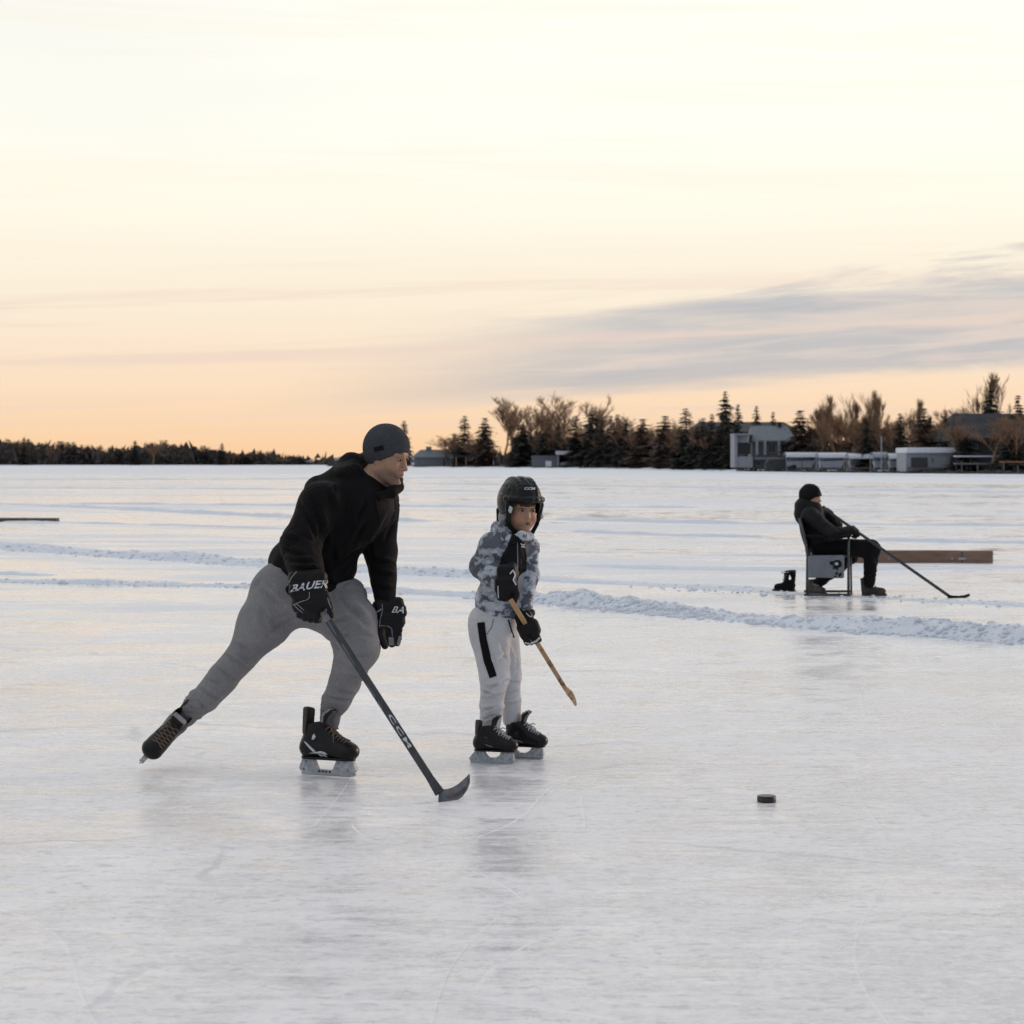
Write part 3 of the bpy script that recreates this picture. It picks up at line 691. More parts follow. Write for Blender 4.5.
T = [  # kind, px, top row, width px, back from the shoreline, label
 ('spruce', 404, 421, 15, 14, 'dark spruce whose tip shows just right of the grey beanie'),
 ('small', 447, 432, 30, 16, 'small bare round tree rising behind the pale bungalow roof'),
 ('spruce', 464.5, 416, 19, 12, 'pointed dark spruce right of the pale bungalow, first of a pair'),
 ('larch', 485, 418, 20, 14, 'brownish conifer second of the pair right of the pale bungalow'),
 ('small', 476, 434, 26, 8, 'low bare shrubby tree between the two conifers beside the bungalow'),
 ('tall', 502, 395, 24, 26, 'tall slim bare tree standing left of the lone dark spruce above the boy'),
 ('tall', 514, 405, 24, 34, 'bare tree with upright limbs close left of the spruce above the boy'),
 ('wide_b', 529, 401, 34, 38, 'bare spreading tree right behind the spruce above the boy'),
 ('spruce_c', 522.5, 424, 22, 10, 'broad dark lone spruce directly above the boy helmet'),
 ('tall', 540, 404, 22, 30, 'bare tree leaning upward left of the open boat shed'),
 ('spruce', 543, 425, 18, 10, 'short dark spruce at the left end of the dark row by the boat shed'),
 ('spruce_b', 550, 423.5, 14, 12, 'slim dark spruce second in the row behind the boat shed'),
 ('spruce', 559, 424, 17, 12, 'dark spruce standing over the left eave of the boat shed'),
 ('wide', 568, 389, 44, 30, 'tallest bare spreading tree, crown standing clear above the boat shed'),
 ('spruce_b', 576, 416, 18, 14, 'dark spruce straight behind the boat shed roof'),
 ('spruce_c', 592, 408, 24, 12, 'tall dark spruce at the right corner of the boat shed'),
 ('wide_b', 601, 393, 30, 36, 'bare crown rising between the dark spruces right of the boat shed'),
 ('spruce', 602, 420, 18, 10, 'lower dark spruce one right of the boat shed corner spruce'),
 ('spruce_b', 611, 416, 14, 14, 'narrow dark spruce left of two close tips right of the boat shed'),
 ('spruce_b', 617.5, 414.5, 14, 12, 'narrow dark spruce right one of two close tips right of the boat shed'),
 ('spruce', 626, 420, 18, 10, 'dark spruce just left of the bare brownish crown mid shore'),
 ('wide', 632, 412, 30, 26, 'brownish bare crown showing over the mid shore conifers'),
 ('larch', 643, 419, 24, 12, 'round brownish conifer left of the bright gap in the mid shore'),
 ('larch', 665, 416, 24, 12, 'round brownish conifer right of the bright gap in the mid shore'),
 ('wide_b', 655, 428, 20, 26, 'low bare tree standing in the bright gap in the mid shore'),
 ('spruce', 686, 408.5, 24, 10, 'sharp tall dark spruce left of the long dark roof'),
 ('spruce_b', 703, 418, 14, 22, 'small spruce tip over the left end of the long dark roof'),
 ('spruce_b', 712, 414, 11, 26, 'thin spruce tip left of the tall spruce above the long dark roof'),
 ('spruce_c', 725.5, 391.5, 22, 24, 'tallest dark spruce of the shore, above the long dark roof'),
 ('spruce_b', 738, 404.5, 12, 26, 'narrow dark spruce right next to the tallest one'),
 ('spruce_b', 756.5, 406, 11, 30, 'slim dark spruce tip standing alone over the two storey house'),
 ('spruce_b', 773, 412, 9, 30, 'thin small spruce tip over the right half of the two storey house'),
 ('larch', 800, 410.5, 26, 22, 'broad brown-tinged conifer touching the right side of the two storey house'),
 ('spruce', 866, 419, 18, 10, 'compact black spruce behind the covered boats'),
 ('spruce_b', 900, 413.5, 15, 10, 'compact dark spruce left of the snowy boathouse roof'),
 ('larch', 924, 408.5, 22, 14, 'bushy dark conifer above the snowy boathouse roof'),
 ('spruce', 945, 410, 13, 12, 'narrow dark conifer above the right end of the snowy boathouse roof'),
 ('spruce_b', 1018, 395.5, 16, 24, 'dark conifer tip at the right edge of the picture'),
 ('pine', 991, 390, 22, 26, 'dark clumped pine above the big snowy roof on the right'),
 ('poplar', 991, 370, 24, 34, 'very tall pale bare tree rising behind the clumped pine'),
 ('poplar', 819, 393, 16, 30, 'leftmost of the tall narrow bare poplars right of the two storey house'),
 ('poplar_b', 828, 397, 16, 32, 'second narrow bare poplar right of the two storey house'),
 ('poplar', 838, 405, 14, 28, 'shorter narrow bare poplar, third from the two storey house'),
 ('poplar_b', 857, 391, 16, 34, 'tall narrow bare poplar left of the compact black spruce'),
 ('poplar', 866.5, 389, 14, 36, 'tall narrow bare poplar straight above the compact black spruce'),
 ('poplar_b', 888, 388, 15, 32, 'tallest thin bare poplar, between the two compact black conifers'),
 ('poplar', 914, 397, 14, 32, 'narrow bare poplar left of the bushy conifer above the snowy boathouse'),
 ('spruce_c', 697, 427, 18, 9, 'black spruce in front of the left end of the long dark roof'),
 ('spruce', 709, 431, 18, 8, 'black spruce second from the left in front of the long dark building'),
 ('spruce_b', 719, 429, 16, 9, 'black spruce third from the left in front of the long dark building'),
 ('spruce', 729, 433, 15, 9, 'black spruce just left of the two storey house'),
 ('spruce_c', 966, 436, 26, 9, 'round dark conifer in front of the left end of the big snowy roof'),
 ('spruce_c', 1012, 432, 30, 9, 'round dark conifer in front of the right end of the big snowy roof'),
 ('wide_b', 962, 414, 30, 9, 'bare twiggy tree in front of the left slope of the big snowy roof'),
 ('wide', 1016, 408, 34, 9, 'bare twiggy tree in front of the right end of the big snowy roof'),
 ('wide', 990, 412, 40, 8, 'pale bare tree in front of the big snowy roof'),
 ('wide', 970, 401, 26, 30, 'bare twiggy tree left of the big snowy roof'),
 ('wide_b', 1006, 402, 30, 40, 'bare twiggy tree behind the big snowy roof'),
 ('wide', 952, 404, 28, 38, 'pale bare crown behind the snowy boathouse conifers'),
]
for k, px, top, wpx, bk, lb in T: tree(k, px, top, srows(px, bk), .15, lb, TG, wpx)
rd = random.Random(5)
BG = 'brown bare trees massed behind the docks'
for i in range(34):                      # dense brown stand at the right
    px = 806+i*6.6+rd.uniform(-3, 3); tree(rd.choice(['wide', 'wide_b', 'poplar_b', 'small']), px, 412+rd.uniform(-6, 12), srows(px, 22+rd.uniform(0, 26)), .15,
        'one of the brown leafless trees massed between the docks and the sky', BG, rd.uniform(18, 30))
for i in range(46):
    px = 455+i*7.4+rd.uniform(-3, 3)
    if 488 < px < 512 or 648 < px < 660: continue
    if px > 805 or 732 < px < 800: continue
    tree(rd.choice(['spruce', 'spruce_b', 'larch', 'spruce_c']), px, 436+rd.uniform(-7, 8), srows(px, 20+rd.uniform(0, 14)), .15,
         'one of the low dark conifers filling the row between bungalow and long dark roof', 'low dark conifers filling the mid shore', rd.uniform(13, 20))
for i in range(26):
    px = 540+i*7.1+rd.uniform(-3, 3)
    if 648 < px < 660 or px > 730: continue
    tree(rd.choice(['wide', 'wide_b', 'tall', 'small']), px, 424+rd.uniform(-8, 9), srows(px, 15+rd.uniform(0, 12)), .15,
         'one of the brown leafless trees mixed among the mid shore conifers', 'brown bare trees among the mid shore conifers', rd.uniform(14, 24))
# far left woods
LG = 'small trees of the far left shore'
tops = [(0, 438), (30, 438), (45, 441), (60, 441), (75, 443), (95, 446), (120, 447), (135, 446), (150, 441), (165, 440), (180, 445), (200, 444), (215, 446), (228, 450), (240, 453), (252, 450), (270, 451), (286, 456), (292, 462)]
i = 0; px = -20.
while px < 292:
    tp = np.interp(px, [a for a, b in tops], [b for a, b in tops])+rd.uniform(-1.0, 4.5)
    k = rd.choice(['far_spruce', 'far_spruce_b', 'far_spruce', 'larch', 'wide', 'wide_b', 'small', 'small', 'wide'])
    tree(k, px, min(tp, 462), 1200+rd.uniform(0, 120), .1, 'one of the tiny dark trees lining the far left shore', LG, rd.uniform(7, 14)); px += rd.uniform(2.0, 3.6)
for px, tp, lb in ((24, 437, 'pointed conifer standing highest near the left edge of the far shore'), (135, 440.5, 'dark pointed tree in the middle of the far left woods'), (222, 443, 'slim dark conifer towards the right end of the far left woods'), (153, 439, 'broad bare crown standing highest in the middle of the far left woods')):
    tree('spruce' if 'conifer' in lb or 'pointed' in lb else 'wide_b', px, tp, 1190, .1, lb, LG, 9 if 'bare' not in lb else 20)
# undergrowth (nobody could count it)
def brush(name, label, spans, n, hh, seed, mat):
    rd = random.Random(seed); mb = MB()
    for i in range(n):
        px = rd.uniform(*spans[0]); D = spans[1](px)+rd.uniform(0, spans[2]); z = rd.random()**1.3*hh(px)
        p = np.array([(px-CX)/FPX*D, D, .1+z]); s = D*.0011*rd.uniform(.5, 1.6); q = lambda: np.array([rd.gauss(0, s), rd.gauss(0, s), rd.gauss(0, s*1.3)])
        mb.add([p+q(), p+q(), p+q()], [(0, 1, 2)])
    return tag(mb.build(name, mat), label, 'undergrowth', kind='stuff')
brush('undergrowth', 'tangled brown brush and saplings filling the shore below the trees at the right', ((800, 1100), lambda p: srows(p, 26), 26), 9000, lambda p: 5.2+1.2*math.sin(p*.11), 3, MAT['brush'])
brush('undergrowth', 'dark brush at the foot of the mid shore conifers', ((452, 810), lambda p: srows(p, 22), 18), 9000, lambda p: (1.2 if 488 < p < 513 else 3. if p < 488 else 6.)*shore_D(p)/500+1, 4, MAT['wood_far'])
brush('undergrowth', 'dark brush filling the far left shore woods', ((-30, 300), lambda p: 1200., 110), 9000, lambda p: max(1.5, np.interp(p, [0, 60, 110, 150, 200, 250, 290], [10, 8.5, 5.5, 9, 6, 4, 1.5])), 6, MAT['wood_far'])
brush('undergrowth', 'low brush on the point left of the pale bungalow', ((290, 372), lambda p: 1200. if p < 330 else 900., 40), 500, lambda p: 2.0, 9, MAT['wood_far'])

# ================================================================ buildings on the shore
class Fac:
    """builder with picture-measured fronts: x from column, z from row, all at distance D"""
    def __init__(s, D): s.D = D
    def x(s, px): return (px-CX)/FPX*s.D
    def z(s, py): return CH-(py-HY)/FPX*s.D
    def box(s, mb, x0, y0, x1, y1, d0=0., d1=6., mi=0): mb.box((s.x(x0), s.D+d0, s.z(y1)), (s.x(x1), s.D+d1, s.z(y0)), mi)
def win(fc, root, org, x0, y0, x1, y1, d=-.06, parent=None):
    m = MB(); W = .05*fc.D/100*2; a, b, c, d_ = fc.x(x0), fc.x(x1), fc.z(y1), fc.z(y0); y = fc.D+d
    m.box((a, y, c), (b, y+.05, c+W*.5)); m.box((a, y, d_-W*.5), (b, y+.05, d_)); m.box((a, y, c+W*.5), (a+W*.5, y+.05, d_-W*.5)); m.box((b-W*.5, y, c+W*.5), (b, y+.05, d_-W*.5))
    m.box(((a+b)/2-W*.15, y, c+W*.5), ((a+b)/2+W*.15, y+.05, d_-W*.5))
    f = m.build('window', MAT['trim'], root, org=org); g = MB(); g.box((a+.02, y+.03, c+.02), (b-.02, y+.055, d_-.02)); g.build('pane', MAT['pane'], f, org=org)
def gable(mb, fc, x0, x1, ye, xr0, xr1, yr, d0, d1, th=.25):
    """hipped roof: eave rectangle row ye, ridge row yr"""
    X0, X1, E = fc.x(x0), fc.x(x1), fc.z(ye); A0, A1, Z = fc.x(xr0), fc.x(xr1), fc.z(yr); Y0, Y1 = fc.D+d0, fc.D+d1; Ym = (Y0+Y1)/2
    mb.add([(X0, Y0, E), (X1, Y0, E), (X1, Y1, E), (X0, Y1, E), (A0, Ym, Z), (A1, Ym, Z), (X0, Y0, E-th), (X1, Y0, E-th), (X1, Y1, E-th), (X0, Y1, E-th)],
           [(0, 1, 5, 4), (1, 2, 5), (2, 3, 4, 5), (3, 0, 4), (6, 7, 1, 0), (7, 8, 2, 1), (8, 9, 3, 2), (9, 6, 0, 3), (6, 9, 8, 7)])
def house(name, px, D, label, cat):
    e = empty(name, ((px-CX)/FPX*D, D, .5)); e.location.z = .1; tag(e, label, cat); return e, e.location.copy(), Fac(D)
# pale bungalow with hipped roof
e, og, f = house('bungalow', 434, srows(434, 8), 'pale low bungalow with grey hipped roof and small chimney right of the man', 'house')
m = MB(); f.box(m, 414, 456.5, 454, 467.3, 0, 9); m.build('wall', MAT['wall_grey'], e, org=og)
m = MB(); gable(m, f, 411.5, 457, 457, 420, 446, 449.6, -.6, 9.6); rf = m.build('roof', MAT['roof_grey'], e, org=og)
m = MB(); f.box(m, 425.5, 446.5, 431, 451.2, 3.6, 5.4); m.build('chimney', MAT['roof_grey'], rf, org=og)
for a, b in ((415.5, 418), (421, 424), (428, 432), (436, 440)): win(f, e, og, a, 459, b, 463.5)
m = MB(); f.box(m, 443.5, 457.5, 447, 466.5, -.08, .02); m.build('door', MAT['roof_dark'], e, org=og)
m = MB(); m.box((f.x(450), f.D-1.2, f.z(467.2)), (f.x(453.5), f.D-.01, f.z(454.5))); m.build('gable_wing', MAT['wall_white'], e, org=og)
# dark carport beside it
e, og, f = house('carport', 466, srows(466, 7), 'long dark open carport with flat roof between the bungalow and the conifers', 'carport')
m = MB(); f.box(m, 455.6, 455.4, 489, 457, 0, 7); m.build('roof', MAT['roof_dark'], e, org=og)
for px in (456.2, 466, 477, 488.5): m = MB(); f.box(m, px-.4, 457.02, px+.4, 467, 0.1, .5); m.build('post', MAT['bark_pale'], e, org=og)
m = MB(); f.box(m, 455.8, 457.02, 488.8, 467, 5., 5.4); m.build('back_wall', MAT['wall_dark'], e, org=og)
# boat shed
e, og, f = house('boat_shed', 560, srows(560, 5), 'white roofed open boat shed with dark inside and low grey lean-to at mid shore', 'shed')
m = MB(); f.box(m, 556, 451.0, 586, 454.6, -.5, 8); m.build('roof', MAT['roof_snow'], e, org=og)
for a, b in ((557, 559), (578.5, 584.5)): m = MB(); f.box(m, a, 454.62, b, 466.2, 0, .4); m.build('wall', MAT['wall_white'], e, org=og)
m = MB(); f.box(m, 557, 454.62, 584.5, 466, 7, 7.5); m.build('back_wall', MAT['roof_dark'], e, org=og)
m = MB(); f.box(m, 532, 457, 556.8, 467.2, 0, 6); f.box(m, 531.5, 455.7, 557, 456.98, -.3, 6.3); m.build('lean_to', MAT['wall_grey'], e, org=og)
m = MB(); f.box(m, 545.5, 461, 551.5, 466.4, -.1, -.02); m.build('door', MAT['roof_snow'], e, org=og)
e, og, f = house('covered_boat', 567, srows(567, 6), 'small grey covered boat standing inside the open boat shed', 'boat')
m = MB(); X0, X1 = f.x(561), f.x(575); zb, zt = f.z(466.3), f.z(461); y0 = f.D
m.add([(X0, y0, zb), (X1, y0+.3, zb), (X1, y0+1.9, zb), (X0, y0+2.2, zb), (X0-.4, y0-.2, (zb+zt)/2), (X1+1, y0+1, (zb+zt)/2+.2), (X0-.4, y0+2.4, (zb+zt)/2), (X0+.6, y0+1.1, zt-.3), (X1-1., y0+1.1, zt)],
      [(0, 1, 5, 4), (1, 2, 5), (2, 3, 6, 5), (3, 0, 4, 6), (4, 5, 8, 7), (5, 6, 7, 8), (6, 4, 7), (3, 2, 1, 0)]); m.build('hull', MAT['roof_grey'], e, True, org=og)
# long dark building
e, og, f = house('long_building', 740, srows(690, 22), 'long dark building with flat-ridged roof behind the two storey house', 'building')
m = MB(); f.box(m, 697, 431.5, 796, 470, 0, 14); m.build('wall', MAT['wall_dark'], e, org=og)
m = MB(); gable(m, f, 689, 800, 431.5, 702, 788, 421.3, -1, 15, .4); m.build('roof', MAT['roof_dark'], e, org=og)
# two storey house
e, og, f = house('lake_house', 765, srows(765, 5), 'two storey grey-white lake house with balcony and hipped roof behind covered boats', 'house')
m = MB(); f.box(m, 754, 440, 794, 468, 0, 9); m.build('wall', MAT['wall_grey'], e, org=og)
m = MB(); gable(m, f, 751.5, 797, 440.4, 754, 790, 425.5, -.8, 10); m.build('roof', MAT['roof_grey'], e, org=og)
m = MB(); f.box(m, 733.5, 435.2, 736.4, 467.5, -1.6, 5); f.box(m, 736.5, 456.5, 752, 467.5, -1.4, 5); f.box(m, 733.2, 433.6, 753, 435.15, -2, 5.2); f.box(m, 736.5, 435.2, 747, 442.5, -.9, 5); m.build('balcony_wing', MAT['wall_white'], e, org=og)
m = MB(); f.box(m, 737, 442.8, 752, 454, 2., 2.3); m.build('balcony_recess', MAT['pane'], e, org=og)
for a in (755, 763, 777, 791): m = MB(); f.box(m, a, 440.6, a+2.4, 455, -1.2, -.9); m.build('pillar', MAT['wall_white'], e, org=og)
for a, b in ((757.8, 762.5), (767.5, 776), (780.5, 789.5)): win(f, e, og, a, 443.5, b, 453)
m = MB(); f.box(m, 753.5, 457, 794, 459.6, -1.6, -.1); m.build('balcony_rail', MAT['roof_grey'], e, org=og)
for a, b in ((756, 761), (783, 790)): win(f, e, og, a, 461, b, 466)
m = MB(); f.box(m, 781, 422.5, 784.5, 429, 4, 5.2); f.box(m, 780.6, 421.7, 784.9, 422.45, 3.8, 5.4); m.build('chimney', MAT['wall_dark'], e, org=og)
m = MB(); f.box(m, 751.5, 440.6, 797, 441.6, -.84, -.80); m.build('gutter', MAT['trim'], e, org=og)
# big roof at the right
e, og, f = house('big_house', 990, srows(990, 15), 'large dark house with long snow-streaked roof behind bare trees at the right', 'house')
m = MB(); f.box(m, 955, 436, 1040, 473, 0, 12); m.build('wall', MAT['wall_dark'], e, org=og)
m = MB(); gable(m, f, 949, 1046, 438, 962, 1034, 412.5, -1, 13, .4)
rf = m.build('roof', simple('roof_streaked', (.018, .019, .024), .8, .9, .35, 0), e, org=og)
for a in (972, 1000): win(f, e, og, a, 443, a+6, 449)
# snowy boathouse
e, og, f = house('boathouse', 931, srows(931, 3), 'white boathouse with thick snow on its flat roof and dark boat opening', 'boathouse')
m = MB(); f.box(m, 906, 453.2, 955, 471.6, 0.01, 7); wl = m.build('wall', MAT['wall_white'], e, org=og)
m = MB(); f.box(m, 905.5, 447.6, 955.5, 453.1, -.6, 7.4); m.build('roof', MAT['roof_snow'], e, org=og, bevel=.12)
m = MB(); f.box(m, 911, 457.5, 927.5, 467.2, -.1, -.02); m.build('boat_opening', MAT['pane'], e, org=og)
win(f, e, og, 949.5, 456, 953.5, 464); win(f, e, og, 931, 458, 934, 463)
m = MB(); f.box(m, 906, 467.6, 955, 469.4, -1.1, -.15); m.build('deck_edge', MAT['dock'], e, org=og)
# boat lifts and covered boats between the house and the boathouse
BL = 'boat lifts parked along the dock'
for i, (x0, x1, yt, mt, lb) in enumerate(((786, 818, 452.4, 'roof_snow', 'boat lift with long snow-topped canopy just right of the two storey house'), (818.6, 848, 452.8, 'roof_snow', 'second canopied boat lift from the two storey house'),
        (848.6, 873, 453.6, 'roof_snow', 'third canopied boat lift, below the compact black spruce'), (873.6, 888, 452.6, 'hull', 'narrow boat lift with bright top, fourth along the dock'), (888.6, 904, 453.6, 'roof_snow', 'boat lift next to the left wall of the snowy boathouse'))):
    e, og, f = house('boat_lift', (x0+x1)/2, srows(x0, 2.2+.3*i), lb, 'boat lift'); e['group'] = BL
    m = MB(); W = 3.4; n = 8
    for k in range(n):
        a0, a1 = math.pi*k/n, math.pi*(k+1)/n
        Y_ = lambda a: f.D+W/2-W/2*math.cos(a); Z_ = lambda a: f.z(yt+2.6)+.42*math.sin(a)
        m.add([(f.x(x0), Y_(a0), Z_(a0)), (f.x(x1), Y_(a0), Z_(a0)), (f.x(x1), Y_(a1), Z_(a1)), (f.x(x0), Y_(a1), Z_(a1))], [(0, 1, 2, 3)])
    m.box((f.x(x0), f.D-.02, f.z(yt+2.6)-.34), (f.x(x1), f.D+.03, f.z(yt+2.6)))
    m.build('canopy', MAT[mt], e, org=og)
    for px in (x0+.6, x1-.6):
        for dy in (.15, W-.2):
            m = MB(); m.box((f.x(px)-.05, f.D+dy, .02), (f.x(px)+.05, f.D+dy+.1, f.z(yt+2.6))); m.build('post', MAT['tin'], e, org=og)
    e2, og2, f2 = house('covered_boat', (x0+x1)/2, srows(x0, 3.0+.3*i), ['white boat under grey cover in the first lift right of the two storey house', 'boat with dark cover in the second lift', 'pale boat with blue-grey cover in the third lift', 'small boat in the narrow fourth lift', 'boat in the lift next to the snowy boathouse'][i], 'boat'); e2['group'] = 'covered boats on the lifts'
    xa, xb = f2.x(x0+2.2), f2.x(x1-1.6); y0 = f2.D+.2; zb, zm = f2.z(467.5), f2.z(461.5); zt = f2.z(457.6+.6*(i % 2))
    m = MB(); m.add([(xa, y0+.5, zb), (xb-.6, y0+.9, zb), (xa, y0+1.5, zb), (xa-.1, y0, zm), (xb, y0+1, zm+.15), (xa-.1, y0+2, zm)], [(0, 2, 1), (0, 1, 4, 3), (1, 2, 5, 4), (2, 0, 3, 5), (3, 4, 5)])
    m.build('hull', MAT['hull'], e2, org=og2)
    m = MB(); m.add([(xa-.12, y0-.02, zm+.01), (xb+.02, y0+1, zm+.16), (xa-.12, y0+2.02, zm+.01), (xa+.5, y0+1, zt), ((xa+xb)/2, y0+1, zt+.12)], [(0, 1, 4, 3), (1, 2, 3, 4), (0, 3, 2)])
    m.build('cover', MAT['canvas_far'] if i % 2 else MAT['roof_grey'], e2, org=og2)
# dark covered boat in front of the house
e, og, f = house('tarped_boat', 782, srows(782, 1.0), 'large boat under dark tarpaulin standing on the shore before the two storey house', 'boat')
m = MB(); xs = [766, 769, 775, 785, 793, 797]; hs = [462, 458.5, 457.6, 457.8, 459.5, 465]
for j in range(5):
    a, b = f.x(xs[j]), f.x(xs[j+1]); za, zb_ = f.z(hs[j]), f.z(hs[j+1]); zl = f.z(470.5)
    V = [(a, f.D, zl), (b, f.D, zl), (b, f.D+.2, zb_-.3), (a, f.D+.2, za-.3), (a, f.D+1.2, za), (b, f.D+1.2, zb_), (a, f.D+2.4, zl), (b, f.D+2.4, zl)]
    m.add(V, [(0, 1, 2, 3), (3, 2, 5, 4), (4, 5, 7, 6)] + ([(0, 3, 4, 6)] if j == 0 else []) + ([(1, 7, 5, 2)] if j == 4 else []))
m.build('tarpaulin', MAT['roof_dark'], e, True, org=og)
m = MB()
for px in (770, 783, 794): m.box((f.x(px)-.1, f.D+.3, .0), (f.x(px)+.1, f.D+2.2, f.z(470.4)))
m.build('cradle', MAT['dock'], e, org=og)
# stacked dock sections along the water line
DG = 'dock sections pulled up along the shore'
for i, (x0, x1, y0, y1, mt, lb) in enumerate(((412, 452, 464.6, 466.8, 'rock', 'dark low timber edge in front of the pale bungalow'), (454, 496, 464.2, 466.4, 'roof_grey', 'grey dock section in front of the open carport'), (499, 531, 464.6, 466.6, 'roof_grey', 'grey dock section left of the boat shed'),
        (532, 588, 465.4, 467.6, 'dock', 'long dock section in front of the boat shed'), (590, 632, 464.8, 467.8, 'roof_grey', 'pale dock section right of the boat shed'), (634, 654, 466, 469.4, 'dock', 'short dock section below the round brownish conifers'),
        (738, 765, 466.4, 470.6, 'rock', 'dark dock section left of the tarped boat'), (798, 850, 467.2, 471.8, 'dock', 'dock under the first two boat lifts'), (851, 903, 467.4, 472.2, 'dock', 'dock under the boat lifts left of the boathouse'),
        (956, 1000, 455.6, 457.4, 'roof_snow', 'snow-topped pale rack right of the boathouse'), (956, 1040, 463, 468, 'roof_grey', 'grey stacked dock sections right of the boathouse'), (1002, 1040, 461.2, 463.0, 'orange', 'orange-brown board at the right edge of the shore'))):
    e, og, f = house('dock_section', (x0+x1)/2, srows(x0, 1.0 if i != 9 else 2.6), lb, 'dock'); e['group'] = DG
    m = MB(); n = max(3, int((x1-x0)/5))
    for k in range(n): a = x0+(x1-x0)*k/n; b = x0+(x1-x0)*(k+1)/n-.15; f.box(m, a, y0, b, min(y0+1.3, y1), 0, 1.6)
    m.build('decking', MAT[mt], e, org=og)
    for a in np.linspace(x0+.8, x1-.8, max(2, int((x1-x0)/9))): m = MB(); f.box(m, a-.3, min(y0+1.3, y1)+.01, a+.3, max(y1, 470 if i > 5 else y1), .2, .4); m.build('post', MAT['rock'], e, org=og)
# rocks / revetment along the right shore
RG = 'dark rocks along the right shore'; rd = random.Random(12)
bm = bmesh.new(); bmesh.ops.create_icosphere(bm, subdivisions=2, radius=1)
for v_ in bm.verts: v_.co *= 1+.25*math.sin(v_.co.x*5+v_.co.y*3)+.12*math.sin(v_.co.z*7)
rme = bpy.data.meshes.new('rock'); bm.to_mesh(rme); bm.free(); rme.materials.append(MAT['rock'])
for i in range(64):
    px = 738+i*4.6+rd.uniform(-1, 1); D = srows(px, rd.uniform(-.3, .5)); o = bpy.data.objects.new('rock', rme); COL.objects.link(o)
    s = rd.uniform(.3, .55); o.location = ((px-CX)/FPX*D, D, rd.uniform(0, .15)); o.scale = (s*1.3, s, s*rd.uniform(.5, .9)); o.rotation_euler = (0, 0, rd.random()*6)
    tag(o, 'dark rock at the foot of the docks along the right shore', 'rock', RG)
# snow heap before the rocks
mbs = []
windrow([(640, 470.6), (700, 472.2), (760, 474.2), (820, 475.6), (900, 476.6), (1024, 477.8), (1110, 478.6)], 9, [.08, .14, .18, .2, .2, .2, .2], 77, 'snow bank piled along the right shore', .6)
# poles
for px, y0, y1, lb in ((881.5, 437, 455, 'thin grey pole rising behind the boat lifts'), (493.5, 460, 468.5, 'short pale post on the ice edge right of the carport')):
    D = srows(px, .6); m = MB(); z0 = CH-(y1-HY)/FPX*D; z1 = CH-(y0-HY)/FPX*D; m.tube([((px-CX)/FPX*D, D, 0), ((px-CX)/FPX*D, D, z1)], .08, 8); m.tube([((px-CX)/FPX*D, D, z1+.01), ((px-CX)/FPX*D, D, z1+.1)], .12, 8)
    o = m.build('pole', MAT['tin']); tag(o, lb, 'pole')
for i, px in enumerate((742, 751, 802, 822, 846, 871, 893, 962, 978, 1004, 1018)):
    D = srows(px, -.4); m = MB(); x_ = (px-CX)/FPX*D; h_ = 1.0+.5*((i*7) % 5)/4; m.tube([(x_, D, 0), (x_+.03*((i*3) % 3-1), D, h_)], .075, 7); m.tube([(x_+.03*((i*3) % 3-1), D, h_+.002), (x_+.03*((i*3) % 3-1), D, h_+.07)], .095, 7)
    tag(m.build('dock_post', MAT['dock']), 'one of the thin dock posts standing in front of the docks at the right shore', 'post', 'dock posts along the right shore')
# far left houses
for px, y0, y1, wd_, lb in ((77, 451, 456, 9, 'tiny pale house among the left part of the far shore woods'), (40, 456, 461, 7, 'tiny grey house low near the left edge of the far shore'), (125, 458, 462.5, 10, 'tiny long grey house in the middle of the far left shore'), (228, 457, 461.5, 8, 'tiny pale house right of the slim conifer on the far shore'), (306, 460.5, 465, 12, 'tiny dark cabin on the point at the right end of the far woods')):
    e, og, f = house('far_house', px, 1215., lb, 'house'); e['group'] = 'houses on the far left shore'
    m = MB(); f.box(m, px-wd_/2, y0+1.6, px+wd_/2, y1+2, 0, 8); m.build('wall', MAT['wall_dark' if 'dark' in lb else 'wall_grey'], e, org=og)
    m = MB(); gable(m, f, px-wd_/2-.6, px+wd_/2+.6, y0+1.6, px-wd_/3, px+wd_/3, y0, -.6, 8.6); m.build('roof', MAT['wall_grey'], e, org=og)
    win(f, e, og, px-wd_/4, y0+2.2, px-wd_/4+1.4, y0+3.6)

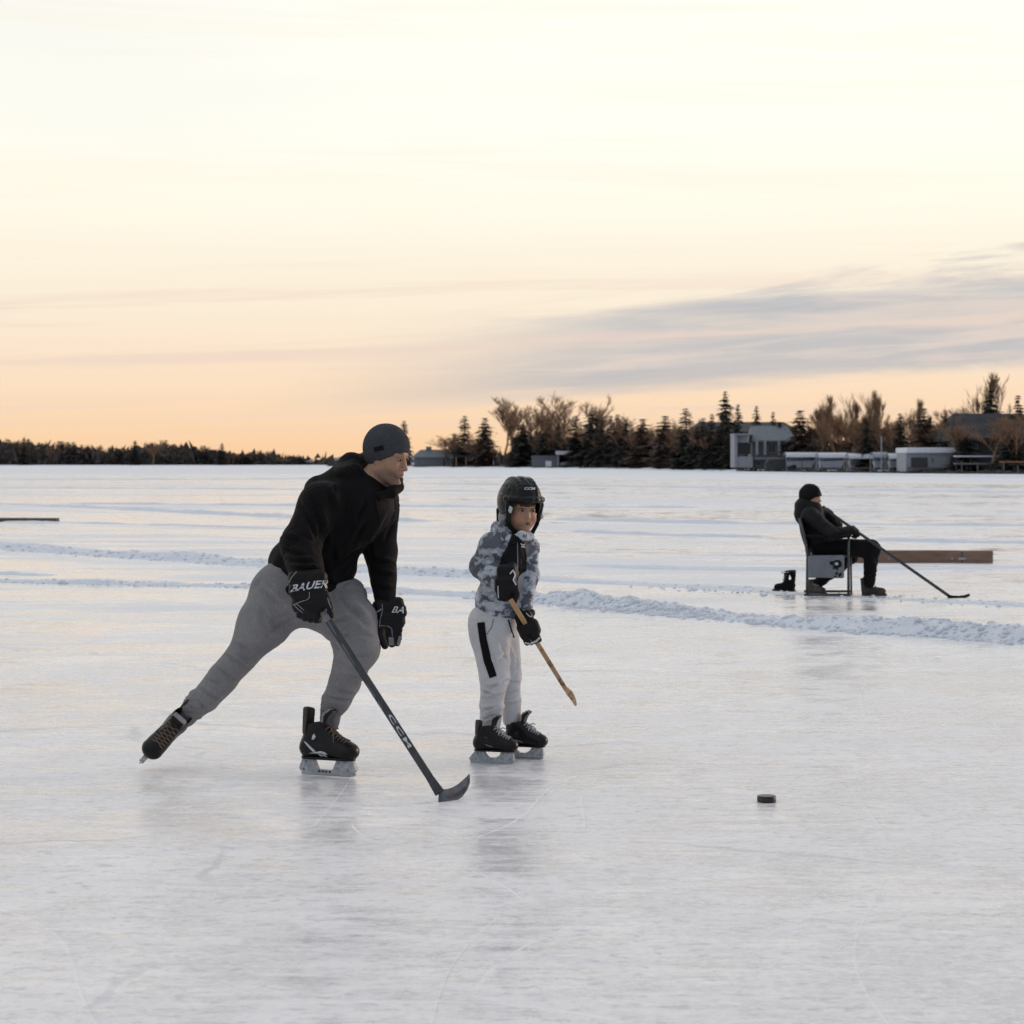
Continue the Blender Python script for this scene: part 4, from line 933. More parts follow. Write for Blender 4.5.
# ================================================================ timber beams on the ice
def plank_mat(name, c):
    m, nt, b, o = nmat(name)
    n = noise(nt, 3, 6, .6, stretch=(1.2, 8, 14)); k = noise(nt, 2.2, 3, .5)
    col = ramp(nt, n, [(.3, tuple(x*.62 for x in c)), (.7, tuple(x*1.25 for x in c))]); col = mixc(nt, .4, col, ramp(nt, k, [(.35, .55), (.6, 1.)]), 'MULTIPLY')
    nt.links.new(col, b.inputs['Base Color']); b.inputs['Roughness'].default_value = .8; bump(nt, b, n, .4, .004); return m
MAT['timber'] = plank_mat('timber', (.23, .145, .10)); MAT['timber_old'] = plank_mat('timber_old', (.13, .10, .085))
def beam(x0, x1, yb, h, d, mt, lb, splits):
    p = gp((x0+x1)/2, yb); e = empty('timber_beam', p); tag(e, lb, 'beam'); D = p[1]; a, b = (x0-CX)/FPX*D, (x1-CX)/FPX*D; cuts = [a]+[(s-CX)/FPX*D for s in splits]+[b]
    for i in range(len(cuts)-1):
        m = MB(); m.box((cuts[i]+.004, D, .0), (cuts[i+1]-.004, D+d, h*(1-.02*i))); m.build('timber', mt, e, org=p, bevel=.008)
    m = MB()
    for s in cuts[1:-1]: m.box((s-.05, D-.006, h*.25), (s+.05, D-.001, h*.45))
    for q in (.25, .7): m.box((a+(b-a)*q, D-.004, h*.3), (a+(b-a)*q+.02, D-.001, h*.3+.02))
    m.build('fixing_plate', MAT['tin'], e, org=p)
beam(853, 993.5, 563, .165, .24, MAT['timber'], 'brown wooden beam lying on the ice behind the seated person', (962,))
beam(-30, 57, 521.8, .085, .3, MAT['timber_old'], 'weathered low timber lying on the ice at the left edge', (28,))
# ================================================================ cloth, skin, leather
def cloth(name, c, var=.12, rough=.9, weave=600., attr=None, melange=0., bs=.25):
    m, nt, b, o = nmat(name)
    n = noise(nt, 9, 4); f = noise(nt, weave, 2, .6); s = noise(nt, 140, 4, .7)
    col = ramp(nt, n, [(.3, tuple(x*(1-var) for x in c)), (.7, tuple(x*(1+var) for x in c))])
    if attr:
        at = nt.nodes.new('ShaderNodeVertexColor'); at.layer_name = 'Col'; col = mixc(nt, 1., at.outputs[0], ramp(nt, n, [(.3, 1-var), (.7, 1.)]), 'MULTIPLY')
    if melange: col = mixc(nt, 1., col, ramp(nt, s, [(.35, 1-melange), (.65, 1.)]), 'MULTIPLY')
    nt.links.new(col, b.inputs['Base Color']); b.inputs['Roughness'].default_value = rough; b.inputs['Specular IOR Level'].default_value = .16
    b.inputs['Sheen Weight'].default_value = .03; b.inputs['Sheen Roughness'].default_value = .4
    h = math_(nt, 'ADD', math_(nt, 'MULTIPLY', f, .3), noise(nt, 60, 4, .6)); bump(nt, b, h, bs, .004); return m
def skin_mat():
    m, nt, b, o = nmat('skin'); at = nt.nodes.new('ShaderNodeVertexColor'); at.layer_name = 'Col'
    n = noise(nt, 90, 5, .6); col = mixc(nt, 1., at.outputs[0], ramp(nt, n, [(.3, .86), (.7, 1.)]), 'MULTIPLY')
    nt.links.new(col, b.inputs['Base Color']); b.inputs['Roughness'].default_value = .5; b.inputs['Subsurface Weight'].default_value = .08
    b.inputs['Subsurface Radius'].default_value = (.01, .004, .002); b.inputs['Subsurface Scale'].default_value = .5; bump(nt, b, n, .1, .002); return m
MAT['skin'] = skin_mat()
MAT['hoodie'] = cloth('black_fleece', (.0042, .0036, .0041), .3, .8, bs=.5)
MAT['sweats'] = cloth('grey_marl', (.25, .246, .252), .10, .95, melange=.25)
MAT['beanie'] = cloth('grey_knit', (.058, .062, .070), .15, .95, 300., melange=.3, bs=.5)
MAT['sock'] = cloth('grey_sock', (.20, .20, .21), .1)
MAT['glove'] = simple('glove_leather', (.0055, .005, .0055), .5, .3, 60, .3, .002, spec=.22)
MAT['glove_nylon'] = simple('glove_nylon', (.016, .015, .017), .75, .3, 200, .3, .001)
MAT['white_print'] = simple('white_print', (.52, .54, .57), .6, .15, 90, .1, .001)
MAT['grey_print'] = simple('grey_print', (.20, .215, .235), .6, .15, 90, .1, .001)
MAT['palm'] = simple('palm_grey', (.19, .19, .20), .8, .2, 80, .2, .001)
MAT['boot'] = simple('skate_boot', (.006, .0055, .006), .42, .4, 70, .25, .002, spec=.3)
MAT['toe'] = simple('toe_cap', (.006, .0055, .006), .33, .2, 40, .1, .001, spec=.26)
MAT['holder'] = simple('blade_holder', (.38, .40, .43), .45, .35, 60, .15, .001)
MAT['steel'] = simple('runner_steel', (.42, .44, .46), .28, .15, 60, .1, .001, metal=.9)
MAT['lace_tan'] = simple('lace_tan', (.15, .105, .078), .9, .2, 200, .1, .001)
MAT['lace_grey'] = simple('lace_grey', (.36, .37, .39), .9, .2, 200, .1, .001)
MAT['tendon'] = simple('tendon_guard', (.060, .045, .038), .8, .3, 60, .3, .002)
MAT['tongue'] = simple('tongue_felt', (.26, .265, .275), .95, .2, 90, .2, .002)
MAT['graphite'] = simple('graphite', (.034, .036, .042), .38, .35, 25, .15, .001, spec=.4)
MAT['shaft_grey'] = simple('shaft_grey', (.12, .135, .155), .75, .2, 30, .1, .001, spec=.15)
MAT['tape'] = simple('grey_tape', (.19, .195, .20), .8, .2, 50, .3, .002)
MAT['eye'] = simple('eye', (.13, .11, .10), .15, .1, 30, 0); MAT['black_cloth'] = cloth('black_cloth', (.008, .0075, .008), .2)
SK = (.37, .215, .135)

def head_prims(H, age='adult', ears=True):
    """H: Frame at the head centre, x forward, y left, z up (adult metres)"""
    k = age == 'child'
    p = [('u', H.ell((-.012, 0, .040), (.096, .076, .088)), 0),
         ('u', H.ell((.028, 0, -.022), (.060, .058, .082)), .03)]
    jw = .040 if not k else .034; ch = -.098 if not k else -.088; cx_ = .068 if not k else .062
    for s in (1, -1):
        p += [('u', H.cap((.062, .012*s, ch), (.008, jw*1.18*s, -.062), .017, .023), .022),
              ('u', H.ell((.056, .036*s, -.026), (.028, .024, .026)) if not k else H.ell((.056, .037*s, -.034), (.031, .027, .030)), .024),
              ('u', H.cap((.084, .012*s, .030), (.070, .046*s, .030), .0085, .008) if not k else H.cap((.078, .010*s, .034), (.066, .040*s, .034), .010), .014),
              ('u', H.ell((-.006, (.075 if ears else .060)*s, -.008), (.017, .009, .029)), .006)]
    p += [('u', H.ell((cx_+.012, 0, ch-.002), (.017, .019, .015)), .018)]
    # nose
    nl = .112 if not k else .099
    p += [('u', H.cap((.086 if not k else .080, 0, .012), (nl-.008, 0, -.026), .008 if not k else .006, .0105 if not k else .0095), .010 if not k else .014), ('u', H.ell((nl-.006, 0, -.029), (.010, .010, .009)), .006)]
    for s in (1, -1):
        p += [('u', H.ell((nl-.020, .0135*s, -.032), (.011, .0075, .008)), .005),
              ('s', H.ell((.104, .031*s, .010), (.022, .021, .0145)), .010),
              ('u', H.ell((.0765, .031*s, .0095), (.0145, .0155, .0125)), .002),
              ('u', H.cap((.0905, .020*s, .0175), (.083, .044*s, .0145), .0032, .003), .003)]
    # mouth
    p += [('u', H.ell((.082, 0, -.058), (.014, .028, .017)), .010),
          ('u', H.cap((.0945, 0, -.052), (.084, .021, -.0555), .0052, .003), .004), ('u', H.cap((.0945, 0, -.052), (.084, -.021, -.0555), .0052, .003), .004),
          ('u', H.cap((.0925, 0, -.0645), (.084, .018, -.061), .0058, .003), .004), ('u', H.cap((.0925, 0, -.0645), (.084, -.018, -.061), .0058, .003), .004),
          ('s', H.cap((.100, .019, -.0585), (.100, -.019, -.0585), .0042), .0025) if not k else ('s', H.cap((.102, .009, -.0590), (.102, -.009, -.0590), .0105), .003)]
    return p
def head_color(H, stub=.0, child=False):
    def f(V):
        q = H.loc(V); x, y, z = q.T; c = np.tile(np.array(SK), (len(V), 1))
        def g(cx, cy, cz, rx_, ry_, rz_): return np.exp(-(((x-cx)/rx_)**2+((np.abs(y)-cy)/ry_)**2+((z-cz)/rz_)**2)**1.6)
        def mixto(col, w): nonlocal c; c = c*(1-w[:, None])+np.array(col)*w[:, None]
        mot = fbm(q*28., 3, 5); mixto((.42, .20, .14), .5*np.clip((mot-.42)*4, 0, 1)); mixto((.27, .16, .11), .4*np.clip((.42-mot)*4, 0, 1))
        mixto((.44, .20, .14), .45*g(.075, .038, -.026, .03, .02, .02)); mixto((.42, .17, .13), .35*g(.104, 0, -.028, .012, .016, .012))
        mixto((.34, .13, .105), .85*g(.092, .0, -.0585, .016, .021, .0105)); mixto((.05, .018, .018), .95*g(.092, 0, -.0585, .02, .019 if not child else .013, .0028 if not child else .0075))
        if child: mixto((.50, .20, .14), .45*g(.07, .040, -.030, .04, .022, .022))
        mixto((.045, .028, .02), .85*g(.088, .031, .0365, .02, .021, .0055)); mixto((.05, .03, .025), .8*g(.088, .031, .0185, .02, .018, .0035)); mixto((.20, .11, .08), .5*g(.088, .031, .010, .02, .020, .012))
        if stub:
            w = np.clip((-.035-z)/.03, 0, 1)*np.clip((x+.01)/.03, 0, 1)*(1-g(.092, 0, -.0585, .02, .022, .012)); mixto((.16, .105, .08), stub*w)
        return c
    return f
def eyes(H, body, org, iris=(.05, .035, .025)):
    for s in (1, -1):
        V, F = sdf_mesh([('u', H.ell((.0775, .031*s, .0092), (.0150, .0125, .0092)), 0)], .0016*H.s)
        o = link_mesh('eye', np_mesh(V, F, 'eye'), MAT['eye'], body, True, org)
        V, F = sdf_mesh([('u', H.ell((.0905, .0305*s, .0085), (.0035, .0062, .0062)), 0)], .0011*H.s)
        link_mesh('iris', np_mesh(V, F, 'iris'), MAT['boot'], o, True, org)

# ================================================================ ice skate (built once in its own frame: x toe, z up, blade on z=0)
def make_skate(kind):
    """returns list of (name, mesh, material, parentname)"""
    adult = kind == 'man'; parts = []
    K = Frame((0, 0, 0), (1, 0, 0), (0, 0, 1), 1.0)
    top = .232 if adult else .222
    pr = [('u', K.cap((.050, 0, .122), (.225, 0, .112), .046, .039), 0),
          ('u', K.ell((.228, 0, .112), (.047, .047, .036)), .02),
          ('u', K.cap((.046, 0, .118), (.078, 0, top), .047, .045, ((0, 1, 0), 1.08)), .02),
          ('u', K.cap((.105, 0, .195), (.185, 0, .130), .040, .037), .03),
          ('i', K.plane((0, 0, .079), (0, 0, -1)), .006), ('i', K.plane((.07, 0, top-.002), (-.16, 0, 1)), .004),
          ('s', K.cap((.080, 0, .20), (.092, 0, .30), .036), .004)]
    V, F = sdf_mesh(pr, .0042)
    seam = lambda V, n: .0012*np.sin(V[:, 0]*210+V[:, 2]*90)*np.clip((V[:, 2]-.1)*20, 0, 1)*(fbm(V*40, 2, 3)-.3)+(fbm(V*26, 3, 6)-.45)*.003
    me = np_mesh(V, F, 'boot'); nr = np.empty(len(V)*3, np.float32); me.vertices.foreach_get('normal', nr)
    V2 = V+nr.reshape(-1, 3)*seam(V, None)[:, None]; me.vertices.foreach_set('co', V2.astype(np.float32).ravel())
    key = 'skate_'+kind; BVH[key] = BVHTree.FromPolygons([tuple(p) for p in V2.tolist()], F.tolist())
    parts.append(('skate', me, MAT['boot'], None))
    def add(name, mbx, mat, smooth=False, bevel=False):
        o = mbx.build(name, mat, None, smooth) if isinstance(mbx, MB) else mbx
        me_ = o.data; bpy.data.objects.remove(o); 
        if not me_.materials: me_.materials.append(mat)
        parts.append((name, me_, mat, 'skate'))
    def addsdf(name, pr, h, mat, disp=None):
        V, F = sdf_mesh(pr, h); m_ = np_mesh(V, F, name); parts.append((name, m_, mat, 'skate'))
    # toe cap, sole, tendon guard, tongue
    addsdf('toe_cap', [('u', K.ell((.233, 0, .111), (.0455, .049, .040)), 0), ('i', K.plane((0, 0, .077), (0, 0, -1)), .003), ('i', K.plane((.214, 0, .11), (-1, 0, .35)), .003)], .003, MAT['toe'])
    addsdf('sole', [('u', K.cap((.046, 0, .078), (.226, 0, .078), .041, .036), 0), ('i', K.plane((0, 0, .084), (0, 0, 1)), .002), ('i', K.plane((0, 0, .072), (0, 0, -1)), .002)], .003, MAT['toe'])
    th = .30 if adult else .262
    addsdf('tendon_guard', [('u', K.cap((.050, 0, top-.04), (.050, 0, th+.02), .040, .036), 0), ('s', K.cap((.060, 0, .15), (.066, 0, .36), .033), .003), ('i', K.plane((.046, 0, .25), (1, 0, -.1)), .004), ('i', K.plane((0, 0, th), (.25, 0, 1)), .012)], .003, MAT['tendon'])
    addsdf('tongue', [('u', K.rbox((.128, 0, .232), (.008, .034, .044), .007, ry(18)), 0), ('u', K.rbox((.146, 0, .268), (.007, .034, .026), .006, ry(50)), .01)], .003, MAT['boot'])
    addsdf('tongue_lining', [('u', K.rbox((.117, 0, .240), (.006, .031, .042), .005, ry(20)), 0), ('u', K.rbox((.136, 0, .275), (.005, .031, .026), .005, ry(50)), .01)], .003, MAT['tongue'])
    # holder: two towers and bridge, cut through by a window
    prof = [(.010, .071), (-.006, .030), (.0, .020), (.016, .012), (.248, .012), (.262, .022), (.272, .034), (.258, .071), (.178, .071), (.158, .027), (.086, .027), (.066, .071)] if adult else \
           [(.012, .071), (-.020, .034), (-.026, .020), (-.012, .012), (.240, .012), (.256, .022), (.250, .060), (.236, .071), (.180, .071), (.168, .052), (.140, .034), (.100, .034), (.080, .052), (.070, .071)]
    m = MB(); m.prism(prof, lambda a, b, c: (a, c, b), .022); add('blade_holder', m, MAT['holder'])
    run = [(.002, .0135), (.0, .004), (.008, .0), (.235, .0), (.262, .006), (.268, .016), (.262, .0205), (.10, .0135)] if adult else [(-.02, .0125), (-.022, .003), (-.012, .0), (.235, .0), (.252, .005), (.254, .0125)]
    m = MB(); m.prism(run, lambda a, b, c: (a, c, b), .0045); add('runner', m, MAT['steel'])
    # slots in the bridge and rivets
    m = MB()
    if adult:
        for x in (.090, .107, .124, .141): m.prism([(x, .0165), (x+.010, .0165), (x+.010, .0235), (x, .0235)], lambda a, b, c: (a, c, b), .0245)
    for x, z in ((.018, .026), (.030, .060), (.190, .058), (.235, .030)): m.prism([(x+.003*math.cos(t), z+.003*math.sin(t)) for t in np.linspace(0, 6.28, 9)[:-1]], lambda a, b, c: (a, c, b), .0245)
    add('rivets', m, MAT['boot'])
    # laces crossing the instep
    cs = lambda a, b: ((a+ (b-a)*0, 0, 0), (0, 0, 1))
    m = MB(); L = [(.138, .205), (.150, .187), (.162, .171), (.174, .157), (.186, .146), (.199, .137), (.212, .131)]
    
    def surf(x, z, y):              # cast from well in front/above towards the boot's axis
        o = np.array((x+.16*.55, y*1.0, z+.16*.85)); d = np.array((-.55, 0, -.85))
        return hit(key, o, d, .0022)
    for i in range(len(L)-1):
        for s in (1, -1):
            a = surf(L[i][0], L[i][1], .022*s); b = surf(L[i+1][0], L[i+1][1], -.022*s); mid = surf((L[i][0]+L[i+1][0])/2, (L[i][1]+L[i+1][1])/2, 0)
            if a is None or b is None or mid is None: continue
            m.tube([a, mid+np.array((.001, 0, .0015)), b], .0026 if adult else .0034, 5)
    for s in (1, -1):
        for i in range(len(L)):
            a = surf(L[i][0], L[i][1], .014*s); b = surf(L[i][0], L[i][1], .030*s)
            if a is not None and b is not None: m.tube([a, b], .0026 if adult else .0036, 5)
    if adult:                      # loose bow
        a = surf(.142, .198, -.01); a = a if a is not None else np.array((.15, -.01, .22))
        m.tube([a, a+(.018, -.012, .006), a+(.040, -.018, .004), a+(.048, -.018, .000)], .0030, 5)
        m.tube([a, a+(.012, -.02, .002), a+(.028, -.028, -.020), a+(.030, -.030, -.060)], .0026, 5)
    else:
        a = surf(.150, .187, 0); a = a if a is not None else np.array((.15, 0, .2))
        for q in ((.02, -.035, .0), (.028, .03, .002), (.012, -.045, -.028), (.03, .036, -.03)): m.tube([a, a+np.array(q)*.6+(0, 0, .008), a+np.array(q)], .0038, 5)
    add('lace', m, MAT['lace_tan' if adult else 'lace_grey'], True)
    # markings on both sides
    for s in (-1, 1):
        cst = lambda a, b, s=s: ((a, .3*s, b), (0, -s, 0))
        m = MB()
        if adult:
            polytrim(key, [(.035, .152), (.052, .145), (.096, .110), (.082, .106)], .0012, m, cst, .01)
            polytrim(key, [(.060, .100), (.120, .112), (.140, .108), (.150, .098), (.118, .101)], .0012, m, cst, .01)
            polytrim(key, [(.104, .097), (.116, .098), (.138, .080), (.124, .080)], .0012, m, cst, .01); polytrim(key, [(.122, .098), (.134, .098), (.156, .080), (.144, .080)], .0012, m, cst, .01)
            polytrim(key, [(.018, .20), (.022, .204), (.012, .14), (.006, .10), (.003, .12)], .0012, m, cst, .01)
            polytrim(key, [(.078, .175), (.088, .186), (.094, .172), (.082, .158), (.074, .16)], .0012, m, cst, .01)
        else:
            polytrim(key, [(.088, .118), (.092, .112), (.135, .100), (.132, .106)], .0012, m, cst, .01)
            polytrim(key, [(.070, .170), (.078, .166), (.100, .150), (.096, .156)], .0012, m, cst, .01)
        add('side_flash', m, MAT['white_print' if adult else 'grey_print'])
    return parts
SK_ = {}
def place_skate(kind, mat4, root, scale=1.0, label=None):
    if kind not in SK_: SK_[kind] = make_skate(kind)
    top = None
    for name, me, mt, par in SK_[kind]:
        if not me.materials: me.materials.append(mt)
        me.polygons.foreach_set('use_smooth', [name in ('skate', 'toe_cap', 'sole', 'tendon_guard', 'tongue', 'lace')]*len(me.polygons))
        o = bpy.data.objects.new(name, me); COL.objects.link(o)
        if par is None: o.parent = root; o.matrix_local = mat4; top = o
        else: o.parent = top
    if label: top['label'] = label
    return top
def skate_matrix(anchor_local, anchor_world, T, U, s, org):
    T = np.array(T, float); T /= np.linalg.norm(T); U = np.array(U, float); U = U-T*np.dot(U, T); U /= np.linalg.norm(U); Yv = np.cross(U, T)
    Rm = np.stack([T, Yv, U], 1)*s; t = np.array(anchor_world)-Rm@np.array(anchor_local)-np.array(org)
    M = Matrix.Identity(4)
    for i in range(3):
        for j in range(3): M[i][j] = Rm[i, j]
        M[i][3] = t[i]
    return M

# ================================================================ hockey glove
def glove_fingers(G, curl, thick=.0135, spread=.021, L=.085, gap=.0):
    """G frame at the knuckles: x along the fingers, y across (index +), z out of the back of the hand"""
    pr = []
    for i, (y, ln) in enumerate(((1.5, .92), (.5, 1.), (-.5, .96), (-1.5, .8))):
        a = np.array((0, y*spread, 0)); ang = 0; p = a
        for j, (f, c) in enumerate(((.42, curl[0]), (.33, curl[1]), (.25, curl[2]))):
            ang += R(c); q = p+np.array((math.cos(ang), 0, -math.sin(ang)))*L*f*ln
            pr.append(('u', G.cap(p, q, thick*(1.04-.07*j), thick*(1.0-.07*j)), .0025 if j else .006)); p = q
    return pr

# ================================================================ THE MAN
D0 = 9.60
def m_(px, py, dy=0.): return wp(px, py, D0+dy)
def pr_(px): return px/229.
man_org = np.array([m_(300, 600)[0], D0, 0.]); man = empty('person', man_org)
tag(man, 'man in black hoodie and grey beanie striding on skates, one leg stretched behind', 'person')
F_ = np.array((math.cos(R(14))*math.cos(R(28)), -math.cos(R(14))*math.sin(R(28)), -math.sin(R(14)))); U_ = np.array((0, 0, 1.))
# a slight tilt of the head towards the camera
HM = Frame(m_(386.5, 457, -.02), F_, U_, 1.0)
body = head_prims(HM, 'adult', False)
sh_r, el_r, wr_r = m_(321, 504, -.15), m_(300, 545, -.24), m_(307, 577, -.37)
sh_l, el_l, wr_l = m_(377, 505, .13), m_(381, 552, .03), m_(383, 597, -.10)
body += [('u', cap(HM(-.015, 0, -.06), m_(366, 494, 0), .060, .066), .02), ('u', cap(m_(364, 492), m_(335, 530), .09, .11), .03), ('u', cap(m_(335, 530), m_(305, 580), .11, .11), .03),
         ('u', cap(m_(350, 497), sh_r, .06, .05), .03), ('u', cap(m_(360, 497), sh_l, .06, .05), .03), ('u', cap(sh_r, el_r, .042, .034), .02), ('u', cap(el_r, wr_r, .032, .022), .01), ('u', cap(sh_l, el_l, .042, .034), .02), ('u', cap(el_l, wr_l, .032, .022), .01)]
hip = m_(303, 590); kn_r, an_r = m_(240, 658, -.02), m_(193, 712, .10); kn_l, an_l = m_(357, 648, -.22), m_(333, 706, -.06)
body += [('u', cap(hip, m_(288, 600), .10, .09), .03), ('u', cap(m_(288, 600), kn_r, .07, .045), .03), ('u', cap(kn_r, an_r, .045, .03), .01), ('u', cap(hip, m_(330, 602, -.03), .10, .08), .03), ('u', cap(m_(330, 602, -.03), kn_l, .07, .045), .03), ('u', cap(kn_l, an_l, .045, .03), .01)]
# hands inside the gloves
body += [('u', cap(wr_r, m_(310, 602, -.43), .024, .022), .01), ('u', cap(wr_l, m_(391, 620, -.115), .024, .018), .01)]
bo = sdf_obj('body', body, .0042, MAT['skin'], man, man_org, None, head_color(HM, .75), 'man_body'); eyes(HM, bo, man_org)
# short hair under the hat
sdf_obj('hair', [('u', HM.ell((-.020, 0, .038), (.093, .0805, .086)), 0), ('i', HM.plane((-.02, 0, -.028), (.35, 0, -1)), .004), ('i', HM.plane((.012, 0, 0), (1, 0, .0)), .004)], .005, simple('short_hair', (.045, .03, .022), .8, .4, 300, .5, .003), man, man_org)
# beanie
bn = [('u', HM.ell((-.010, 0, .046), (.105, .088, .100)), 0), ('u', HM.ell((-.040, 0, .030), (.066, .072, .088)), .03), ('i', HM.plane((.095, 0, .046), (.80, 0, -1)), .006), ]
def rib(V, n):
    q = HM.loc(V); a = np.arctan2(q[:, 1], q[:, 0]+.018); return .0006*np.sin(a*60)+(fbm(V*14, 2, 2)-.45)*.005
be = sdf_obj('beanie', bn, .0035, MAT['beanie'], man, man_org, rib, None, 'beanie')
m = ribbon('beanie', [(374.3, 449.6), (383.5, 447.4)], 4.6, .0025); m.build('fabric_tab', MAT['black_cloth'], be, org=man_org)
# hoodie
sm = .045
hd = [('u', cap(m_(303, 568, .0), m_(344, 514, -.01), pr_(33), pr_(40), ((.35, .9, 0.1), 1.18)), 0),
      ('u', ell(m_(350, 506, 0), (pr_(43), pr_(38), pr_(34))), sm), ('u', cap(m_(318, 490, -.03), m_(372, 496, .08), pr_(14), pr_(22)), .05), ('u', cap(m_(345, 482, .0), m_(368, 486, .0), pr_(19), pr_(18)), .04),
      ('u', ell(sh_r+A(-.004, 0, .0), pr_(21)), .05), ('u', cap(sh_r, el_r, pr_(21), pr_(19.)), .03), ('u', cap(el_r, m_(307, 573, -.35), pr_(20), pr_(17)), .03),
      ('u', ell(sh_l+A(-.01, 0, -.01), pr_(23)), .05), ('u', cap(sh_l, el_l, pr_(21.5), pr_(16.5)), .03), ('u', cap(el_l, m_(385, 600, -.095), pr_(16.5), pr_(11.5)), .02),
      ('u', cap(m_(285, 560, .05), m_(296, 584, .02), pr_(16), pr_(15)), .04), ('u', cap(m_(326, 576, -.06), m_(340, 568, -.04), pr_(20), pr_(17)), .04),
      ('s', cap(HM(-.02, 0, -.06), m_(367, 488, 0), .062, .062), .01)]
hoodcr = [(m_(345, 520, -.3), m_(366, 500, -.25), .008, .010), (m_(352, 540, -.3), m_(388, 512, -.12), .009, .010), (m_(360, 548, -.25), m_(396, 520, -.05), .008, .008), (m_(306, 510, -.28), m_(318, 540, -.3), .012, .012),
          (m_(282, 540, -.28), m_(306, 552, -.34), .008, .014), (m_(284, 556, -.30), m_(312, 560, -.40), .007, .012), (m_(290, 566, -.34), m_(316, 567, -.42), .006, .010), (m_(330, 556, -.2), m_(362, 548, -.1), .010, .014), (m_(322, 590, -.18), m_(352, 556, -.12), .009, .014),
          (m_(336, 548, -.22), m_(331, 575, -.22), .012, .014), (m_(376, 560, -.08), m_(396, 566, -.04), .006, .010), (m_(372, 576, -.1), m_(393, 580, -.05), .005, .009), (m_(330, 500, -.25), m_(345, 470, -.1), .010, .010), (m_(276, 560, -.05), m_(296, 590, -.1), .006, .010)]
hd_o = sdf_obj('hoodie', hd, .0058, MAT['hoodie'], man, man_org, folds(hoodcr, .008, 8., (1, 1, 1), 4,
    [(280, 547, 306, 556, 1.9, .013), (284, 559, 313, 563, 1.7, .013), (290, 568, 319, 570, 1.6, .012), (283, 536, 300, 541, 2.0, .009), (357, 522, 367, 499, 2.2, .013), (351, 546, 368, 518, 2.4, .014), (371, 546, 393, 508, 2.4, .013), (384, 541, 399, 514, 2.0, .010), (313, 498, 326, 548, 3.0, .013),
     (338, 562, 364, 548, 2.2, .013), (331, 580, 354, 560, 2.3, .013), (333, 545, 335, 562, 2.0, .011), (296, 500, 312, 520, 2.6, .009), (324, 484, 336, 512, 2.4, .009), (372, 560, 396, 565, 1.8, .011), (374, 572, 394, 576, 1.6, .011), (375, 586, 392, 589, 1.5, .010), (368, 540, 372, 560, 2.0, .010), (322, 560, 332, 590, 2.2, .010)]), None, 'hoodie')
ring = [(m_(351, 465, .03), 9.5), (m_(353, 473, -.06), 9), (m_(359, 485, -.085), 7.0), (m_(366, 493.5, -.10), 5.2), (m_(379, 496.5, -.11), 4.6), (m_(391, 493, -.08), 5.0), (m_(398.3, 487, -.03), 5.8), (m_(397, 480, .05), 5), (m_(383, 472, .10), 7), (m_(365, 463, .09), 10)]
hp = []
for i in range(len(ring)):
    a, ra = ring[i]; b, rb = ring[(i+1) % len(ring)]; hp.append(('u', cap(a, b, pr_(ra), pr_(rb)), .012 if i else 0))
hp += [('u', cap(m_(350, 463, .04), m_(338, 475, .06), pr_(11), pr_(10)), .03), ('u', ell(m_(344, 474, .0), (pr_(13), .10, pr_(11))), .03), ('u', cap(m_(348, 476, -.07), m_(358, 500, -.13), pr_(9), pr_(5)), .03)]
sdf_obj('hood', hp, .0045, MAT['hoodie'], man, man_org, folds([(m_(346, 458, -.1), m_(352, 484, -.15), .008, .010), (m_(360, 476, -.15), m_(372, 492, -.2), .006, .006)], .008, 14., (1, 1, 1), 8))
# ribbed waistband and cuffs
wb = []
for i in range(16):
    t = i/15*2*math.pi; t2 = (i+1)/15*2*math.pi
    Pq = lambda t: m_(310+math.cos(t)*30, 586-math.cos(t)*1+math.sin(t)*5, -math.sin(t)*.165)
    wb.append(('u', cap(Pq(t), Pq(t2), .030), .005 if i else 0))
sdf_obj('waistband', wb, .005, MAT['hoodie'], man, man_org, folds((), .006, 16., (1, 1, .4), 12))
for a, dx in ((352, 0), (371, 4)):      # drawcords
    m = MB(); pts = [hit('hoodie', *side_px(a+dx+(k*.9 if dx else -k*1.1), 499+k*4.2), .004) for k in range(6)]; pts = [p for p in pts if p is not None]
    if len(pts) > 1: m.tube(pts, .0028, 6); m.build('drawcord', MAT['black_cloth'], man, True, org=man_org)
# trousers
tr = [('u', ell(m_(288, 594, .01), (pr_(35), .145, pr_(31))), 0), ('u', ell(m_(320, 600, .0), (pr_(38), .145, pr_(26))), .06), ('u', cap(m_(282, 594, -.0), m_(263, 624, -.01), pr_(30), pr_(25.5)), .05),
      ('u', cap(m_(263, 624, -.01), m_(242, 655, -.02), pr_(25.5), pr_(15.5)), .03), ('u', cap(m_(242, 655, -.02), m_(222.5, 678, .02), pr_(15.8), pr_(15.2)), .015), ('u', cap(m_(222.5, 678, .02), m_(206, 698, .06), pr_(15.8), pr_(14)), .01), ('u', cap(m_(206, 698, .06), m_(197, 706, .08), pr_(13.5), pr_(12)), .01),
      ('u', cap(m_(325, 600, -.03), m_(350, 622, -.12), pr_(30), pr_(26)), .05), ('u', ell(m_(350, 596, -.02), (pr_(17), .11, pr_(17))), .04), ('u', cap(m_(350, 622, -.12), m_(357, 647, -.21), pr_(27), pr_(22.5)), .03),
      ('u', cap(m_(357, 648, -.21), m_(345, 682, -.12), pr_(21.5), pr_(15.5)), .02), ('u', cap(m_(345, 682, -.12), m_(336, 701, -.07), pr_(15.5), pr_(13.5)), .01)]
